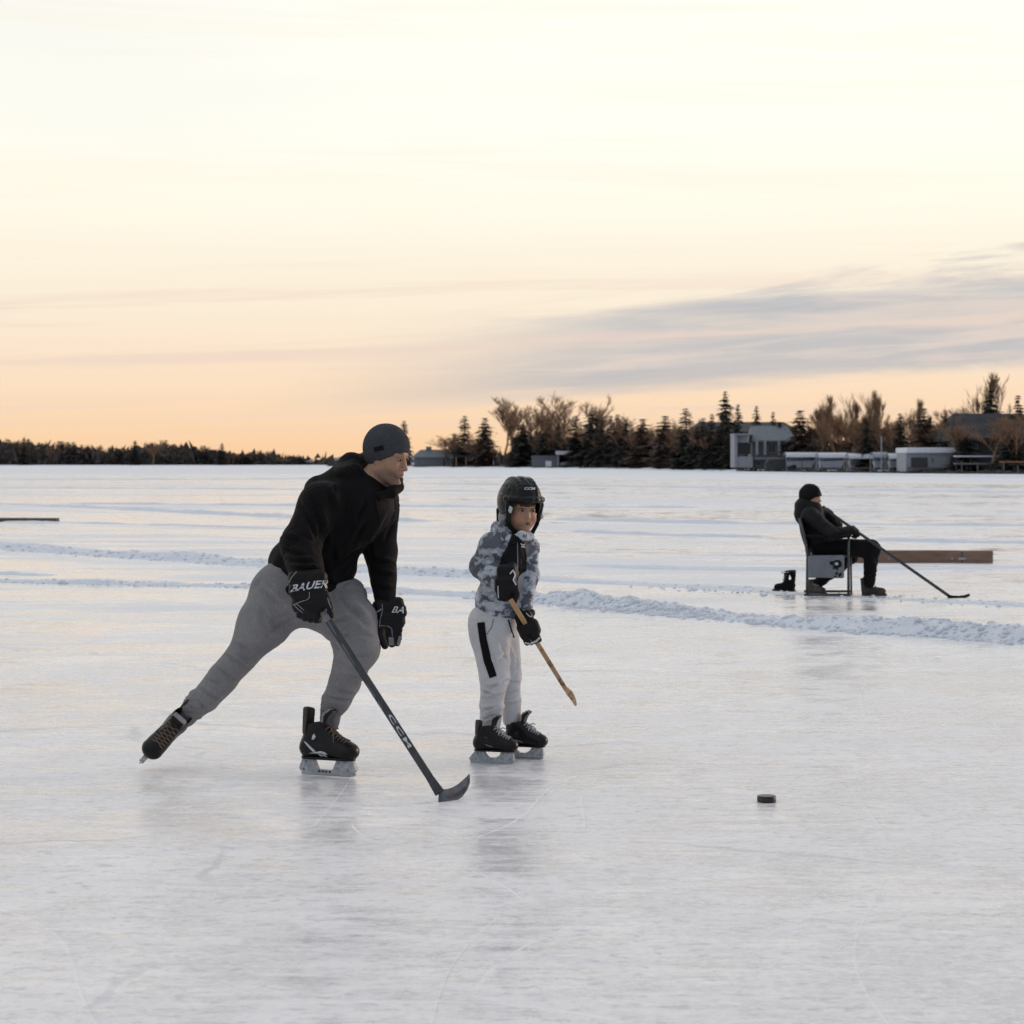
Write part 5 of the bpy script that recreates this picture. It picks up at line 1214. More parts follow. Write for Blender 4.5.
tcr = [(m_(206, 684, -.1), m_(226, 698, -.06), .006, .009), (m_(256, 600, -.15), m_(270, 640, -.15), .012, .012), (m_(226, 656, -.12), m_(250, 668, -.1), .008, .010), (m_(214, 672, -.1), m_(236, 684, -.08), .006, .008), (m_(234, 640, -.14), m_(256, 650, -.12), .007, .009), (m_(244, 640, -.14), m_(262, 652, -.12), .01, .008),
       (m_(334, 622, -.4), m_(352, 626, -.42), .004, .010), (m_(318, 640, -.3), m_(300, 622, -.15), .012, .010), (m_(338, 668, -.34), m_(372, 664, -.42), .010, .010), (m_(338, 690, -.22), m_(358, 694, -.22), .007, .010), (m_(346, 606, -.2), m_(372, 622, -.3), .012, .010),
       (m_(340, 656, -.33), m_(352, 640, -.45), .008, .008), (m_(268, 585, -.15), m_(285, 600, -.2), .01, .012), (m_(258, 584, -.05), m_(253, 600, -.03), .006, .008)]
sdf_obj('sweatpants', tr, .0055, MAT['sweats'], man, man_org, folds([(a_, b_, w_*1.5, d_) for a_, b_, w_, d_ in tcr], .0065, 7., (1, 1, 1), 21,
    [(260, 588, 284, 606, 2.4, .009), (254, 604, 276, 622, 2.6, .008), (252, 590, 262, 577, 1.8, .008), (224, 655, 247, 667, 2.2, .013), (214, 667, 238, 681, 2.0, .011), (231, 643, 252, 652, 2.2, .009), (198, 689, 222, 702, 1.8, .011), (190, 697, 207, 711, 1.7, .010), (205, 680, 222, 684, 1.6, .007),
     (244, 632, 275, 636, 2.6, .007), (296, 618, 268, 634, 2.2, .010), (322, 623, 352, 618, 2.0, .012), (318, 633, 342, 650, 2.2, .011), (330, 640, 352, 634, 2.0, .008), (337, 664, 366, 671, 2.2, .012), (342, 656, 372, 655, 2.2, .009), (331, 688, 353, 694, 1.8, .011), (325, 697, 350, 701, 1.7, .011), (342, 676, 362, 678, 1.9, .008), (345, 598, 372, 632, 2.8, .010), (338, 596, 352, 612, 2.2, .009), (356, 588, 368, 604, 2.0, .009), (358, 630, 376, 640, 2.2, .008)]), None, 'trousers')
# pocket hem and side seam, knit cuffs, socks
for c, rr, d in (((m_(200, 701, .06), m_(193, 709, .09)), 13.6, 0), ((m_(338, 697, -.08), m_(334, 705, -.06)), 14.2, 1)):
    sdf_obj('ankle_cuff', [('u', cap(c[0], c[1], pr_(rr), pr_(rr-1.2)), 0)], .004, MAT['sweats'], man, man_org, folds((), .006, 30., (1, 1, 2.5), 31+d))
sdf_obj('sock', [('u', cap(m_(333, 700, -.06), m_(329, 724, -.03), pr_(11.5), pr_(10)), 0)], .005, MAT['sock'], man, man_org, folds((), .004, 30.))
sdf_obj('sock', [('u', cap(m_(197, 704, .08), m_(186, 718, .11), pr_(11), pr_(9.5)), 0)], .005, MAT['sock'], man, man_org, folds((), .004, 30.))
# skates
Ds = CH*FPX/(774.6-HY)
T1 = np.array((.91, -.41, 0)); place_skate('man', skate_matrix((0, 0, 0), wp(301.5, 774.2, Ds), T1, (0, 0, 1), 1.0, man_org), man, label='front skate standing flat on the ice')
T2 = np.array((-.45, -.72, -.50)); U2 = np.array((.5, -.68, .54))
Mr = skate_matrix((.233, 0, .111), wp(152.5, 749, 9.60), T2, U2, 1.0, man_org)
lowz = min((Mr@v.co).z for v in [v for n_, me_, a_, b_ in (SK_['man']) if n_ == 'runner' for v in me_.vertices]); Mr[2][3] -= min(0, lowz-.004)
place_skate('man', Mr, man, label='rear skate pushed back with only its toe near the ice')
# near glove (his right, round the stick)
def rotm(X, Z):
    X = np.array(X, float); X /= np.linalg.norm(X); Z = np.array(Z, float); Z = Z-X*np.dot(X, Z); Z /= np.linalg.norm(Z); return np.stack([X, np.cross(Z, X), Z], 1)
g0 = m_(309, 596, -.44)
GC = Frame(m_(308.5, 584, -.40), (.06, -.25, -1), (0, -1, .2), 1.0)      # x down the hand, z out of the back
GR = rotm((.06, -.25, -1), (0, -1, .2))
gl = [('u', rbox(m_(308, 580, -.395), (.040, .082, .050), .030, GR), 0), ('u', rbox(m_(308.5, 591, -.42), (.030, .081, .044), .026, GR), .008), ('u', rbox(m_(309.5, 603, -.435), (.040, .074, .038), .028, GR), .012)]
KF = Frame(m_(308, 611, -.440), (-.25, -.20, -1), (-.3, -1, .15), 1.0)
gl += glove_fingers(KF, (38, 62, 50), .0165, .0245, .085)
gl += [('u', cap(m_(325, 596, -.45), m_(329, 606, -.47), .019, .017), .010), ('u', cap(m_(329, 606, -.47), m_(331, 616, -.455), .016, .013), .004)]
def quilting(V, n): return -.0035*np.exp(-((np.abs(((V[:, 2]-.60)*1/.040) % 1.-.5))/.07)**2)+(fbm(V*30, 3, 3)-.45)*.004
g1 = sdf_obj('glove', gl, .0036, MAT['glove'], man, man_org, quilting, None, 'glove_r'); 
def arch(a, b): return (290.4+a*37.0, 592.6-1.2*a-3.6*math.sin(a*math.pi*.5)*1.0-b*6.8-(1.2*a*b))
text_on('glove_r', 'BAUER', arch, .0022, .35, .022).build('lettering', MAT['white_print'], g1, org=man_org)
m = MB(); ribbon('glove_r', [(296.5, 572), (292, 577), (289.2, 583)], .8, .002, mb=m); ribbon('glove_r', [(309.5, 592), (309.3, 598), (305.5, 600.5), (299, 602.5), (293.5, 605)], .8, .002, mb=m)
ribbon('glove_r', [(293.5, 604), (298, 609), (303, 612.5)], .8, .002, mb=m); ribbon('glove_r', [(296, 603.5), (304, 610)], .8, .002, mb=m); ribbon('glove_r', [(327.5, 598), (329, 603), (331, 608)], .9, .002, mb=m)
ribbon('glove_r', [(325.5, 609), (328, 614), (330.5, 619)], .8, .002, mb=m)
m.build('piping', MAT['grey_print'], g1, org=man_org)
# far glove (his left, hanging open)
LR = rotm((.10, -.10, -1), (.25, -1, .0))
gl = [('u', rbox(m_(388.5, 606, -.10), (.035, .066, .044), .026, LR), 0), ('u', rbox(m_(375.5, 610, -.09), (.026, .020, .036), .015, LR), .006), ('u', rbox(m_(400, 611, -.10), (.026, .026, .040), .018, LR), .006), ('u', rbox(m_(391, 620, -.115), (.040, .062, .036), .028, LR), .012)]
KL = Frame(m_(391.5, 629, -.125), (.06, -.25, -1), (.3, -1, .1), 1.0)
gl += glove_fingers(KL, (22, 40, 50), .0155, .0215, .108)
gl += [('u', cap(m_(381, 622, -.13), m_(381, 636, -.19), .019, .018), .010), ('u', cap(m_(381, 636, -.19), m_(385, 646, -.215), .018, .015), .004)]
g2 = sdf_obj('glove', gl, .0036, MAT['glove'], man, man_org, lambda V, n: (fbm(V*30, 3, 7)-.45)*.005-.0025*np.exp(-((np.abs(((V[:, 2]-.60)/.034) % 1.-.5))/.07)**2), None, 'glove_l')
text_on('glove_l', 'BA', lambda a, b: (391.4+a*12.2+b*1.0, 612.8-b*6.6+a*.6), .0022, .3, .012).build('lettering', MAT['white_print'], g2, org=man_org)
m = MB(); ribbon('glove_l', [(382, 604), (382.5, 610), (380.5, 619), (379.5, 628)], .7, .002, mb=m); ribbon('glove_l', [(380.5, 626), (388, 626), (391.5, 628), (392.3, 636)], .8, .002, mb=m); ribbon('glove_l', [(377, 612), (381.5, 609)], 1.6, .002, mb=m); m.build('piping', MAT['grey_print'], g2, org=man_org)
m = MB(); ribbon('glove_l', [(391, 637), (391.5, 645)], 5.0, .002, mb=m); ribbon('glove_l', [(400, 636), (398, 645), (394.5, 650)], 2.6, .002, mb=m); m.build('palm_patch', MAT['palm'], g2, org=man_org)

# ================================================================ hockey stick of the man (held: a thing of its own)
def stick_frame(a, b, side):
    a = np.array(a, float); b = np.array(b, float); d = (b-a)/np.linalg.norm(b-a); s = np.array(side, float); s = s-d*np.dot(s, d); s /= np.linalg.norm(s); return a, b, d, s, np.cross(d, s)
Dh_ = CH*FPX/(802.2-HY)
heel = wp(438, 801.5, Dh_); grip = wp(320.5, 609, 9.175); d_ = (heel-grip)/np.linalg.norm(heel-grip); butt = grip-d_*.10
st_org = np.array([heel[0], heel[1], 0]); stick = empty('hockey_stick', st_org); tag(stick, 'long dark hockey stick with grey blade held low by the man in the beanie', 'hockey stick')
a, b, d, s, t = stick_frame(butt, heel+A(0, 0, .045), (1, 0, .6))       # s: across the wide face as seen
def shaft(mb, a, b, s, t, w, th, w2=None):
    w2 = w2 or w
    V = []
    for p, ww in ((a, w), (b, w2)):
        c = .16
        for q, r_ in ((1, 1-c), (1-c, 1), (-1+c, 1), (-1, 1-c), (-1, -1+c), (-1+c, -1), (1-c, -1), (1, -1+c)): V.append(p+s*q*ww/2+t*r_*th/2)
    mb.add(V, [tuple(range(7, -1, -1)), tuple(range(8, 16))]+[(i, (i+1) % 8, 8+(i+1) % 8, 8+i) for i in range(8)])
m = MB(); shaft(m, a, b, s, t, .029, .020, .030); sh_o = m.build('shaft', MAT['graphite'], stick, org=st_org)
BVH['shaft'] = BVHTree.FromPolygons([tuple(p) for p in m.v], m.f)
m = MB(); shaft(m, a-d*.004, a+d*.17, s, t, .0305, .0235); m.build('grip_tape', MAT['tape'], stick, org=st_org)
m = MB(); L_ = [(322, 617), (341, 642), (345, 650), (366, 680), (372, 692), (388, 716)]
for u0, u1 in (((326.5, 619), (337, 636)), ((341.5, 643), (356, 667)), ((366, 683), (384, 712))):
    ribbon('shaft', [u0, u1], lambda t: 1.9*math.sin(math.pi*min(1, t*1.02+.02))**.5+.3, .0012, mb=m)
m.build('shaft_flash', MAT['shaft_grey'], sh_o, org=st_org)
# lettering running down the shaft
def pxof(p): return (CX+p[0]/p[1]*FPX, HY+(CH-p[2])/p[1]*FPX)
def axpx(x): 
    k = np.linspace(0, 1, 200); Q = [pxof(a+(b-a)*q) for q in k]; j = min(range(200), key=lambda i: abs(Q[i][0]-x)); return Q[j]
ga, gb = axpx(389.), axpx(411.5); L2 = np.array(gb)-np.array(ga); L2 = L2/np.linalg.norm(L2); N2 = np.array((L2[1], -L2[0]))
for i, chh in enumerate('CCM'):
    f0 = i/3.; 
    mp_ = lambda a_, b_, f0=f0: tuple(np.array(ga)+(np.array(gb)-np.array(ga))*(f0+a_*.27)+N2*((b_-.5)*4.0))
    text_on('shaft', chh, mp_, .0014, 0, .02).build('lettering', MAT['white_print'], sh_o, org=st_org)
# blade: curved plate, lofted along its length, tip lifting off the ice
def blade(name, heel_pts, mat, root, org, th=.006):
    """heel_pts: list of (bottom point, top point)"""
    P = heel_pts; n = len(P); V = []; 
    for i, (lo, hi) in enumerate(P):
        tg = P[min(i+1, n-1)][0]-P[max(i-1, 0)][0]; up = hi-lo; nn = np.cross(tg, up); nn /= np.linalg.norm(nn)+1e-9
        for k in range(6):
            q = lo+(hi-lo)*k/5; thk = th*(1-.55*abs(k/2.5-1)**3)*(1-.25*i/n); V += [q+nn*thk/2, q-nn*thk/2]
    F = []
    for i in range(n-1):
        for k in range(5):
            a0 = i*12+k*2; F += [(a0, a0+12, a0+14, a0+2), (a0+1, a0+3, a0+15, a0+13)]
        F += [(i*12, i*12+1, i*12+13, i*12+12), (i*12+10, i*12+22, i*12+23, i*12+11)]
    for e0 in (0, (n-1)*12): F += [(e0+2*k, e0+2*k+1, e0+2*k+3, e0+2*k+2) for k in range(5)]
    m = MB(); m.add(V, F); BVH[name] = BVHTree.FromPolygons([tuple(p) for p in V], F)
    return m.build('blade', mat, root, True, org=org)
Bp = []; lo_px = [(438.7, 802.6), (443, 803), (449.5, 802.8), (456, 801), (462.4, 796.7), (467.2, 790.2), (469.9, 782.7), (470.1, 776)]; hi_px = [(439.2, 789.2), (443, 789.2), (447.3, 789), (452, 787.6), (457, 784.8), (462.4, 780.6), (466.5, 776.6), (469.4, 773.8)]
for i, (q, r_) in enumerate(zip(lo_px, hi_px)):
    dd = Dh_+.0+(i/7)**1.3*.17; Bp.append((wp(q[0], q[1], dd), wp(r_[0], r_[1], dd+.012)))
bl = blade('stick_blade', Bp, MAT['shaft_grey'], stick, st_org, .007)
m = MB(); q0 = Bp[0]; shaft(m, b-d*.06, b-d*-.012, s, t, .030, .018, .040); m.build('hosel', MAT['graphite'], stick, org=st_org)
m = MB(); m.add([p for p in ()], []) ; polytrim('stick_blade', [(446, 796.5), (450, 793.5), (457, 793), (463, 789), (464.5, 786.5), (465.6, 788), (462.5, 793), (456, 797.5), (449, 798.5)], .0012, m, cell=2.5); m.build('blade_print', MAT['graphite'], bl, org=st_org)
m = MB(); ribbon('stick_blade', [(467.5, 777), (468.6, 781), (466.6, 788), (462.8, 793.5)], 1.0, .0012, mb=m); m.build('edge_tape', MAT['graphite'], bl, org=st_org)
# ================================================================ THE BOY
D0 = 10.0
boy_org = np.array([m_(500, 700)[0], D0, 0.]); boy = empty('person', boy_org)
tag(boy, 'child in black helmet, grey camouflage jacket and pale sweatpants standing on skates', 'person')
px_ = lambda p: p/220.
HSC = .95
FB = np.array((.44, -.895, -.06)); HB = Frame(m_(520, 511, 0), FB, (0.03, 0, 1), .88)
sR, eR, wR = m_(492, 546, -.06), m_(481.5, 566.5, -.02), m_(501, 581, -.17)
sL, eL, wL = m_(527.5, 548, .05), m_(530, 575, .03), m_(525, 604, -.09)
bd = head_prims(HB, 'child')
bd += [('u', cap(HB(-.02, 0, -.06), m_(511, 540, .02), .044, .046), .02), ('u', cap(m_(510, 550, .02), m_(502, 600, .02), .052, .06), .02), ('u', cap(m_(511, 543), sR, .035, .032), .02), ('u', cap(m_(511, 543), sL, .035, .032), .02),
       ('u', cap(sR, eR, .032, .026), .02), ('u', cap(eR, wR, .026, .018), .01), ('u', cap(wR, m_(505, 590, -.2), .016, .014), .01), ('u', cap(sL, eL, .032, .024), .02), ('u', cap(eL, wL, .020, .013), .01), ('u', cap(wL, m_(528, 620, -.12), .013, .010), .01)]
hL = m_(490, 625); bd += [('u', cap(m_(498, 612), hL, .08, .06), .03), ('u', cap(hL, m_(495, 678, -.04), .055, .04), .02), ('u', cap(m_(495, 678, -.04), m_(489, 728, .0), .034, .022), .02),
       ('u', cap(m_(498, 612), m_(506, 625, .05), .07, .055), .03), ('u', cap(m_(506, 625, .05), m_(511, 676, .06), .04, .026), .02), ('u', cap(m_(511, 676, .06), m_(511.5, 716, .09), .026, .02), .02)]
bo = sdf_obj('body', bd, .0038, MAT['skin'], boy, boy_org, None, head_color(HB, 0, True), 'boy_body'); eyes(HB, bo, boy_org)
sdf_obj('hair', [('u', HB.ell((-.010, 0, .040), (.103, .081, .088)), 0), ('i', HB.plane((0, 0, .034), (-.10, 0, -1)), .003), ('s', HB.cap((.11, .012, .030), (.11, .018, .05), .010), .006)], .004, simple('boy_hair', (.028, .018, .013), .7, .5, 250, .6, .004), boy, boy_org, lambda V, n: (vnoise(HB.loc(V)*np.array((60, 160, 12.)), 4)-.5)*.006)
# helmet
hp = [('u', HB.ell((-.012, 0, .050), (.130, .113, .131)), 0), ('i', HB.plane((0, 0, -.042), (.12, 0, -1)), .006),
      ('s', HB.rbox((.115, 0, -.035), (.105, .072, .092), .035), .012), ('s', HB.ell((-.012, 0, .035), (.112, .100, .108)), .003), ('s', HB.rbox((0.02, 0, -.07), (.035, .16, .055), .02), .012)]
def dome(th, y, k=1.0):      # point on the shell: th degrees from the front rising over the top
    t = R(th); c = math.sqrt(max(0, 1-(y/.113)**2)); return (-.012+.130*c*math.cos(t)*k, y*k, .050+.131*c*math.sin(t)*k)
for sgn in (1, -1):
    for t0 in range(22, 150, 12): hp.append(('u', HB.cap(dome(t0, .046*sgn, .955), dome(t0+12, .046*sgn, .955), .0115), .008))
    for t0 in range(30, 140, 12): hp.append(('s', HB.cap(dome(t0, .066*sgn, 1.03), dome(t0+12, .066*sgn, 1.03), .0075), .004))
    for t0 in range(36, 120, 28): hp.append(('s', HB.cap(dome(t0, .088*sgn, 1.02), dome(t0+12, .088*sgn, 1.02), .008), .003))
    for t0 in (52, 92): hp.append(('s', HB.cap(dome(t0, .018*sgn, 1.01), dome(t0+16, .018*sgn, 1.01), .008), .003))
arcp = [(.119*math.cos(a), .109*math.sin(a), .066) for a in np.linspace(-1.25, 1.25, 9)]
for a, b in zip(arcp[:-1], arcp[1:]): hp.append(('u', HB.cap(a, b, .014, .014), .008))
he = sdf_obj('helmet', hp, .0034, MAT['toe'], boy, boy_org, None, None, 'helmet')
sh = [('u', HB.cap((.050, -.094, .040), (.045, -.086, -.050), .017, .014), 0), ('u', HB.cap((-.075, -.090, .0), (-.085, -.080, -.055), .010), .005), ('u', HB.cap((-.085, -.080, -.055), (-.02, -.088, -.092), .009), .005), ('u', HB.cap((-.02, -.088, -.092), (.045, -.084, -.060), .009), .005)]
sdf_obj('ear_guard', sh, .003, MAT['toe'], he, boy_org)
sdf_obj('ear_guard', [('u', HB.cap((.050, .094, .040), (.045, .086, -.035), .016, .013), 0), ('u', HB.cap((.045, .086, -.035), (.035, .080, -.075), .012, .009), .005)], .003, MAT['toe'], he, boy_org)
sdf_obj('ear_pad', [('u', HB.ell((-.035, -.083, -.035), (.040, .014, .038)), 0)], .003, MAT['tongue'], he, boy_org); 
sdf_obj('strap_clip', [('u', HB.rbox((.078, -.094, .012), (.013, .006, .017), .005, ry(25)), 0)], .0025, MAT['white_print'], he, boy_org)
sdf_obj('strap_clip', [('u', HB.rbox((.068, .094, -.022), (.011, .006, .011), .004), 0)], .0025, MAT['white_print'], he, boy_org)
st_ = [(.045, -.092, -.045), (.050, -.076, -.080), (.056, -.048, -.108), (.066, -.018, -.124), (.066, .018, -.124), (.056, .050, -.104), (.046, .080, -.060)]
sdf_obj('chin_strap', [('u', HB.cap(a, b, .011, .011), .004 if i else 0) for i, (a, b) in enumerate(zip(st_[:-1], st_[1:]))], .003, MAT['black_cloth'], he, boy_org)
text_on('helmet', 'CCM', lambda a, b: (524.2+a*11, 490.0-b*2.6), .0016, .1, .03).build('lettering', MAT['white_print'], he, org=boy_org)
m = MB(); ribbon('helmet', [(498.5, 494.6), (503, 493.4)], 1.2, .002, mb=m); ribbon('helmet', [(497.8, 497.6), (501, 497.2)], .8, .002, mb=m); m.build('side_mark', MAT['grey_print'], he, org=boy_org)
# jacket
jk = [('u', cap(m_(509, 549, .0), m_(500, 592, .0), px_(19.5), px_(22.5), ((.4, -.9, 0), 1.2)), 0), ('u', cap(sR, m_(530, 546, .05), px_(9), px_(8)), .05), ('u', cap(m_(512, 536, .01), m_(510, 544, 0), px_(12), px_(15)), .03),
      ('u', ell(sR, px_(12.5)), .03), ('u', cap(sR, eR, px_(12.5), px_(12)), .03), ('u', cap(eR, m_(499, 579.5, -.16), px_(12), px_(9.5)), .025), ('u', cap(sL, eL, px_(11.5), px_(8.5)), .03), ('u', cap(eL, m_(526, 609, -.095), px_(8.5), px_(6.8)), .02),
      ('u', cap(m_(486, 598, .0), m_(518, 602, -.03), px_(10), px_(9)), .04), ('u', ell(m_(499, 604, .0), (px_(24), .13, px_(12))), .03),
      ('s', cap(HB(-.02, 0, -.05), m_(513, 533, .01), .052, .048), .006)]
def jcr(): return [(m_(474, 574, -.12), m_(492, 560, -.15), .006, .012), (m_(478, 582, -.12), m_(496, 570, -.2), .006, .010), (m_(484, 548, -.15), m_(494, 562, -.15), .007, .010), (m_(482, 592, -.15), m_(498, 598, -.15), .007, .010), (m_(526, 562, -.08), m_(537, 566, -.02), .005, .008), (m_(524, 582, -.1), m_(534, 578, -.05), .005, .009), (m_(490, 606, -.15), m_(515, 612, -.15), .006, .008), (m_(504, 540, -.12), m_(500, 556, -.2), .006, .008)]
PANEL = [(512, 533), (507, 546), (500.5, 559), (498, 575), (498, 600), (517, 600), (519, 577), (526.5, 571), (527, 556), (524, 543), (519, 537)]
VEE = [(518.5, 577), (525, 571), (523.5, 590), (519, 600), (516, 600)]
def inpoly(x, y, P):
    c = np.zeros(len(x), bool)
    for (x0, y0), (x1, y1) in zip(P, P[1:]+P[:1]):
        if y0 == y1: continue
        k = ((y0 > y) != (y1 > y)) & (x < (x1-x0)*(y-y0)/(y1-y0)+x0); c ^= k
    return c
def jcol(V):
    f1 = fbm(V*np.array((17., 17, 24))+3, 3, 40); f2 = fbm(V*np.array((30., 30, 40))+9, 3, 50)
    c = np.where((f1 > .455)[:, None], np.array((.48, .52, .58)), np.array((.37, .40, .455))); c = np.where((f1 < .355)[:, None], np.array((.12, .13, .15)), c); c = np.where(((f2 > .56) & (f1 >= .39))[:, None], np.array((.60, .63, .68)), c); c = np.where(((f2 < .33))[:, None], np.array((.13, .145, .17)), c)
    X = CX+V[:, 0]/V[:, 1]*FPX; Y_ = HY+(CH-V[:, 2])/V[:, 1]*FPX; fr_ = V[:, 1] < D0+.02-(V[:, 0]-boy_org[0])*.0
    armR = (V[:, 1] < D0-.10) & (X < 500)
    c = np.where((inpoly(X, Y_, PANEL) & fr_ & ~armR)[:, None], np.array((.012, .012, .015)), c); c = np.where((inpoly(X, Y_, VEE) & fr_)[:, None], np.array((.38, .39, .41)), c)
    return c
jo = sdf_obj('jacket', jk, .0042, cloth('camouflage_jacket', (1, 1, 1), .1, .8, attr=True), boy, boy_org, folds(jcr(), .007, 12., (1, 1, 1), 61,
    [(472, 575, 490, 562, 1.8, .011), (478, 586, 497, 576, 1.6, .010), (484, 547, 497, 561, 1.8, .010), (482, 596, 502, 602, 1.7, .010), (526, 562, 538, 567, 1.5, .010), (524, 584, 535, 579, 1.5, .010), (505, 539, 499, 557, 1.7, .009), (470, 566, 484, 568, 1.5, .008), (525, 596, 533, 600, 1.4, .008), (514, 590, 520, 606, 1.5, .008)]), jcol, 'jacket')
hd2 = [('u', cap(m_(500, 530, .06), m_(497, 539, .05), px_(8), px_(9)), 0), ('u', cap(m_(500, 530, .06), m_(505, 526, -.02), px_(8), px_(6)), .02), ('u', cap(m_(503, 534, -.02), m_(511, 541, -.09), px_(6), px_(4)), .02), ('u', cap(m_(500, 530, .07), m_(520, 532, .10), px_(8), px_(6)), .03), ('u', cap(m_(511, 539, -.085), m_(521, 536, -.095), px_(4.5), px_(4)), .01), ('u', cap(m_(521, 536, -.095), m_(529, 536, -.02), px_(4), px_(5)), .02)]
sdf_obj('hood', hd2, .004, jo.data.materials[0], boy, boy_org, folds((), .006, 18., (1, 1, 1), 65), jcol)
m = MB(); ribbon('jacket', [(517.2, 541), (517.5, 556), (517.4, 574)], .9, .002, mb=m); m.build('zip', MAT['grey_print'], jo, org=boy_org)
m = MB(); ribbon('jacket', [(520.5, 543.5), (522, 545.2), (524.5, 544.8)], 1.1, .002, mb=m); ribbon('jacket', [(521, 547), (523, 546.6), (525, 547.6)], 1.1, .002, mb=m); m.build('chest_mark', MAT['white_print'], jo, org=boy_org)
jc_ = []
for i in range(14):
    Pq = lambda t: m_(499.5+math.cos(t)*20, 612+math.cos(t)*3+math.sin(t)*2, -math.sin(t)*.10)
    jc_.append(('u', cap(Pq(i/14*6.2832), Pq((i+1)/14*6.2832), px_(4.3)), .004 if i else 0))
sdf_obj('jacket_hem', jc_, .004, jo.data.materials[0], boy, boy_org, folds((), .006, 22., (1, 1, .5), 67), jcol)
# trousers
bt = [('u', ell(m_(492, 622, .0), (px_(23.5), .125, px_(20))), 0), ('u', ell(m_(504, 622, .01), (px_(15), .12, px_(18))), .03), ('u', cap(m_(489, 634, -.01), m_(495, 675, -.05), px_(19.5), px_(15.5)), .03), ('u', cap(m_(495, 675, -.05), m_(491.5, 703, -.02), px_(15), px_(11.5)), .015),
      ('u', cap(m_(491.5, 703, -.02), m_(489.5, 727, .0), px_(12), px_(10.8)), .01), ('u', ell(m_(492, 706, -.02), (px_(12.8), .060, px_(6))), .01), ('u', cap(m_(505, 634, .05), m_(510.5, 676, .05), px_(14.5), px_(11)), .02), ('u', cap(m_(510.5, 676, .05), m_(511.5, 700, .08), px_(10.8), px_(9.4)), .015), ('u', cap(m_(511.5, 700, .08), m_(511.5, 719, .09), px_(9.8), px_(9.2)), .01)]
btc = [(m_(480, 700, -.08), m_(500, 696, -.12), .006, .012), (m_(481, 712, -.06), m_(500, 708, -.1), .005, .010), (m_(486, 688, -.1), m_(508, 682, -.14), .007, .010), (m_(500, 640, -.15), m_(508, 672, -.12), .007, .010), (m_(490, 626, -.15), m_(502, 660, -.16), .009, .008), (m_(506, 694, .0), m_(520, 690, .0), .005, .008), (m_(496, 662, -.14), m_(510, 650, -.1), .007, .007), (m_(484, 722, -.06), m_(498, 716, -.08), .004, .008), (m_(504, 705, .0), m_(519, 702, .02), .004, .007), (m_(480, 690, -.06), m_(494, 694, -.12), .006, .008)]
MAT['pale_sweats'] = cloth('pale_marl', (.60, .61, .63), .06, .95, melange=.12)
tb = sdf_obj('sweatpants', bt, .0042, MAT['pale_sweats'], boy, boy_org, folds(btc, .006, 9., (1, 1, 1), 71,
    [(481, 700, 503, 694, 1.6, .011), (482, 711, 501, 706, 1.5, .010), (487, 688, 509, 681, 1.8, .011), (499, 636, 509, 668, 2.2, .010), (504, 643, 512, 660, 1.6, .008), (505, 694, 520, 690, 1.5, .009), (505, 705, 520, 702, 1.4, .009), (484, 719, 500, 714, 1.4, .010), (496, 663, 511, 652, 1.8, .009), (480, 690, 494, 695, 1.6, .009), (489, 642, 497, 672, 2.0, .006), (506, 680, 519, 683, 1.6, .008)]), None, 'boy_trousers')
m = MB(); ribbon('boy_trousers', [(481.3, 622.5), (483.5, 640), (487.5, 660), (493.3, 677)], 7.2, .0045, mb=m, nw=4); m.build('side_stripe', MAT['black_cloth'], tb, org=boy_org)
m = MB(); ribbon('boy_trousers', [(493.5, 619), (491.8, 627), (487, 634)], 1.0, .0016, mb=m); m.build('pocket_seam', MAT['grey_print'], tb, org=boy_org)
m = MB(); pts = [hit('boy_trousers', *side_px(*q), .003) for q in ((508, 620), (509.5, 625), (511.5, 631), (513.5, 637))]; pts = [p for p in pts if p is not None]
if len(pts) > 1: m.tube(pts, .0036, 6); m.build('drawcord', MAT['black_cloth'], tb, True, org=boy_org)
# skates
Dl = CH*FPX/(762.3-HY); TB = np.array((.94, -.34, 0)); s_b = .755
def boy_skate(px, py, T, lb):
    D = CH*FPX/(py-HY); place_skate('boy', skate_matrix((-.02, 0, 0), wp(px, py, D), T, (0, 0, 1), s_b, boy_org), boy, label=lb)
boy_skate(470.5, 762.3, (.95, -.31, 0), 'near skate with pale blade holder'); boy_skate(501.5, 757.2, (.93, -.36, 0), 'far skate with tall tongue')
sdf_obj('sock', [('u', cap(m_(490, 718, .0), m_(488, 733, .01), px_(9.5), px_(8)), 0)], .005, MAT['pale_sweats'], boy, boy_org)
# gloves
D0 = 10.0
g1c = m_(506, 586, -.215)
G1 = rotm((.02, -.1, -1), (-.15, -1, .1))
gl = [('u', rbox(m_(507, 572, -.195), (.034, .044, .040), .024, G1), 0), ('u', rbox(m_(505.5, 585, -.21), (.044, .050, .036), .028, G1), .012), ('u', cap(m_(512, 566, -.19), m_(515, 574, -.19), .020, .018), .01)]
K1 = Frame(m_(505, 592, -.222), (.05, -.15, -1), (-.15, -1, .15), 1.0); gl += glove_fingers(K1, (25, 62, 65), .0125, .0185, .078)
gl += [('u', cap(m_(515, 584, -.22), m_(517, 594, -.235), .015, .014), .008), ('u', cap(m_(517, 594, -.235), m_(514.5, 602, -.24), .014, .012), .004)]
qf = lambda V, n: (fbm(V*34, 3, 7)-.45)*.005
g1 = sdf_obj('glove', gl, .0034, MAT['glove'], boy, boy_org, qf, None, 'glove_b1')
m = MB(); ribbon('glove_b1', [(498.5, 602.5), (503, 604.6), (509, 604.3), (513, 600.5)], 1.0, .002, mb=m); ribbon('glove_b1', [(510, 574), (513, 570), (515, 575), (513, 580), (516, 585)], 1.3, .002, mb=m); ribbon('glove_b1', [(498, 586), (498.5, 598)], .9, .002, mb=m); m.build('piping', MAT['white_print'], g1, org=boy_org)
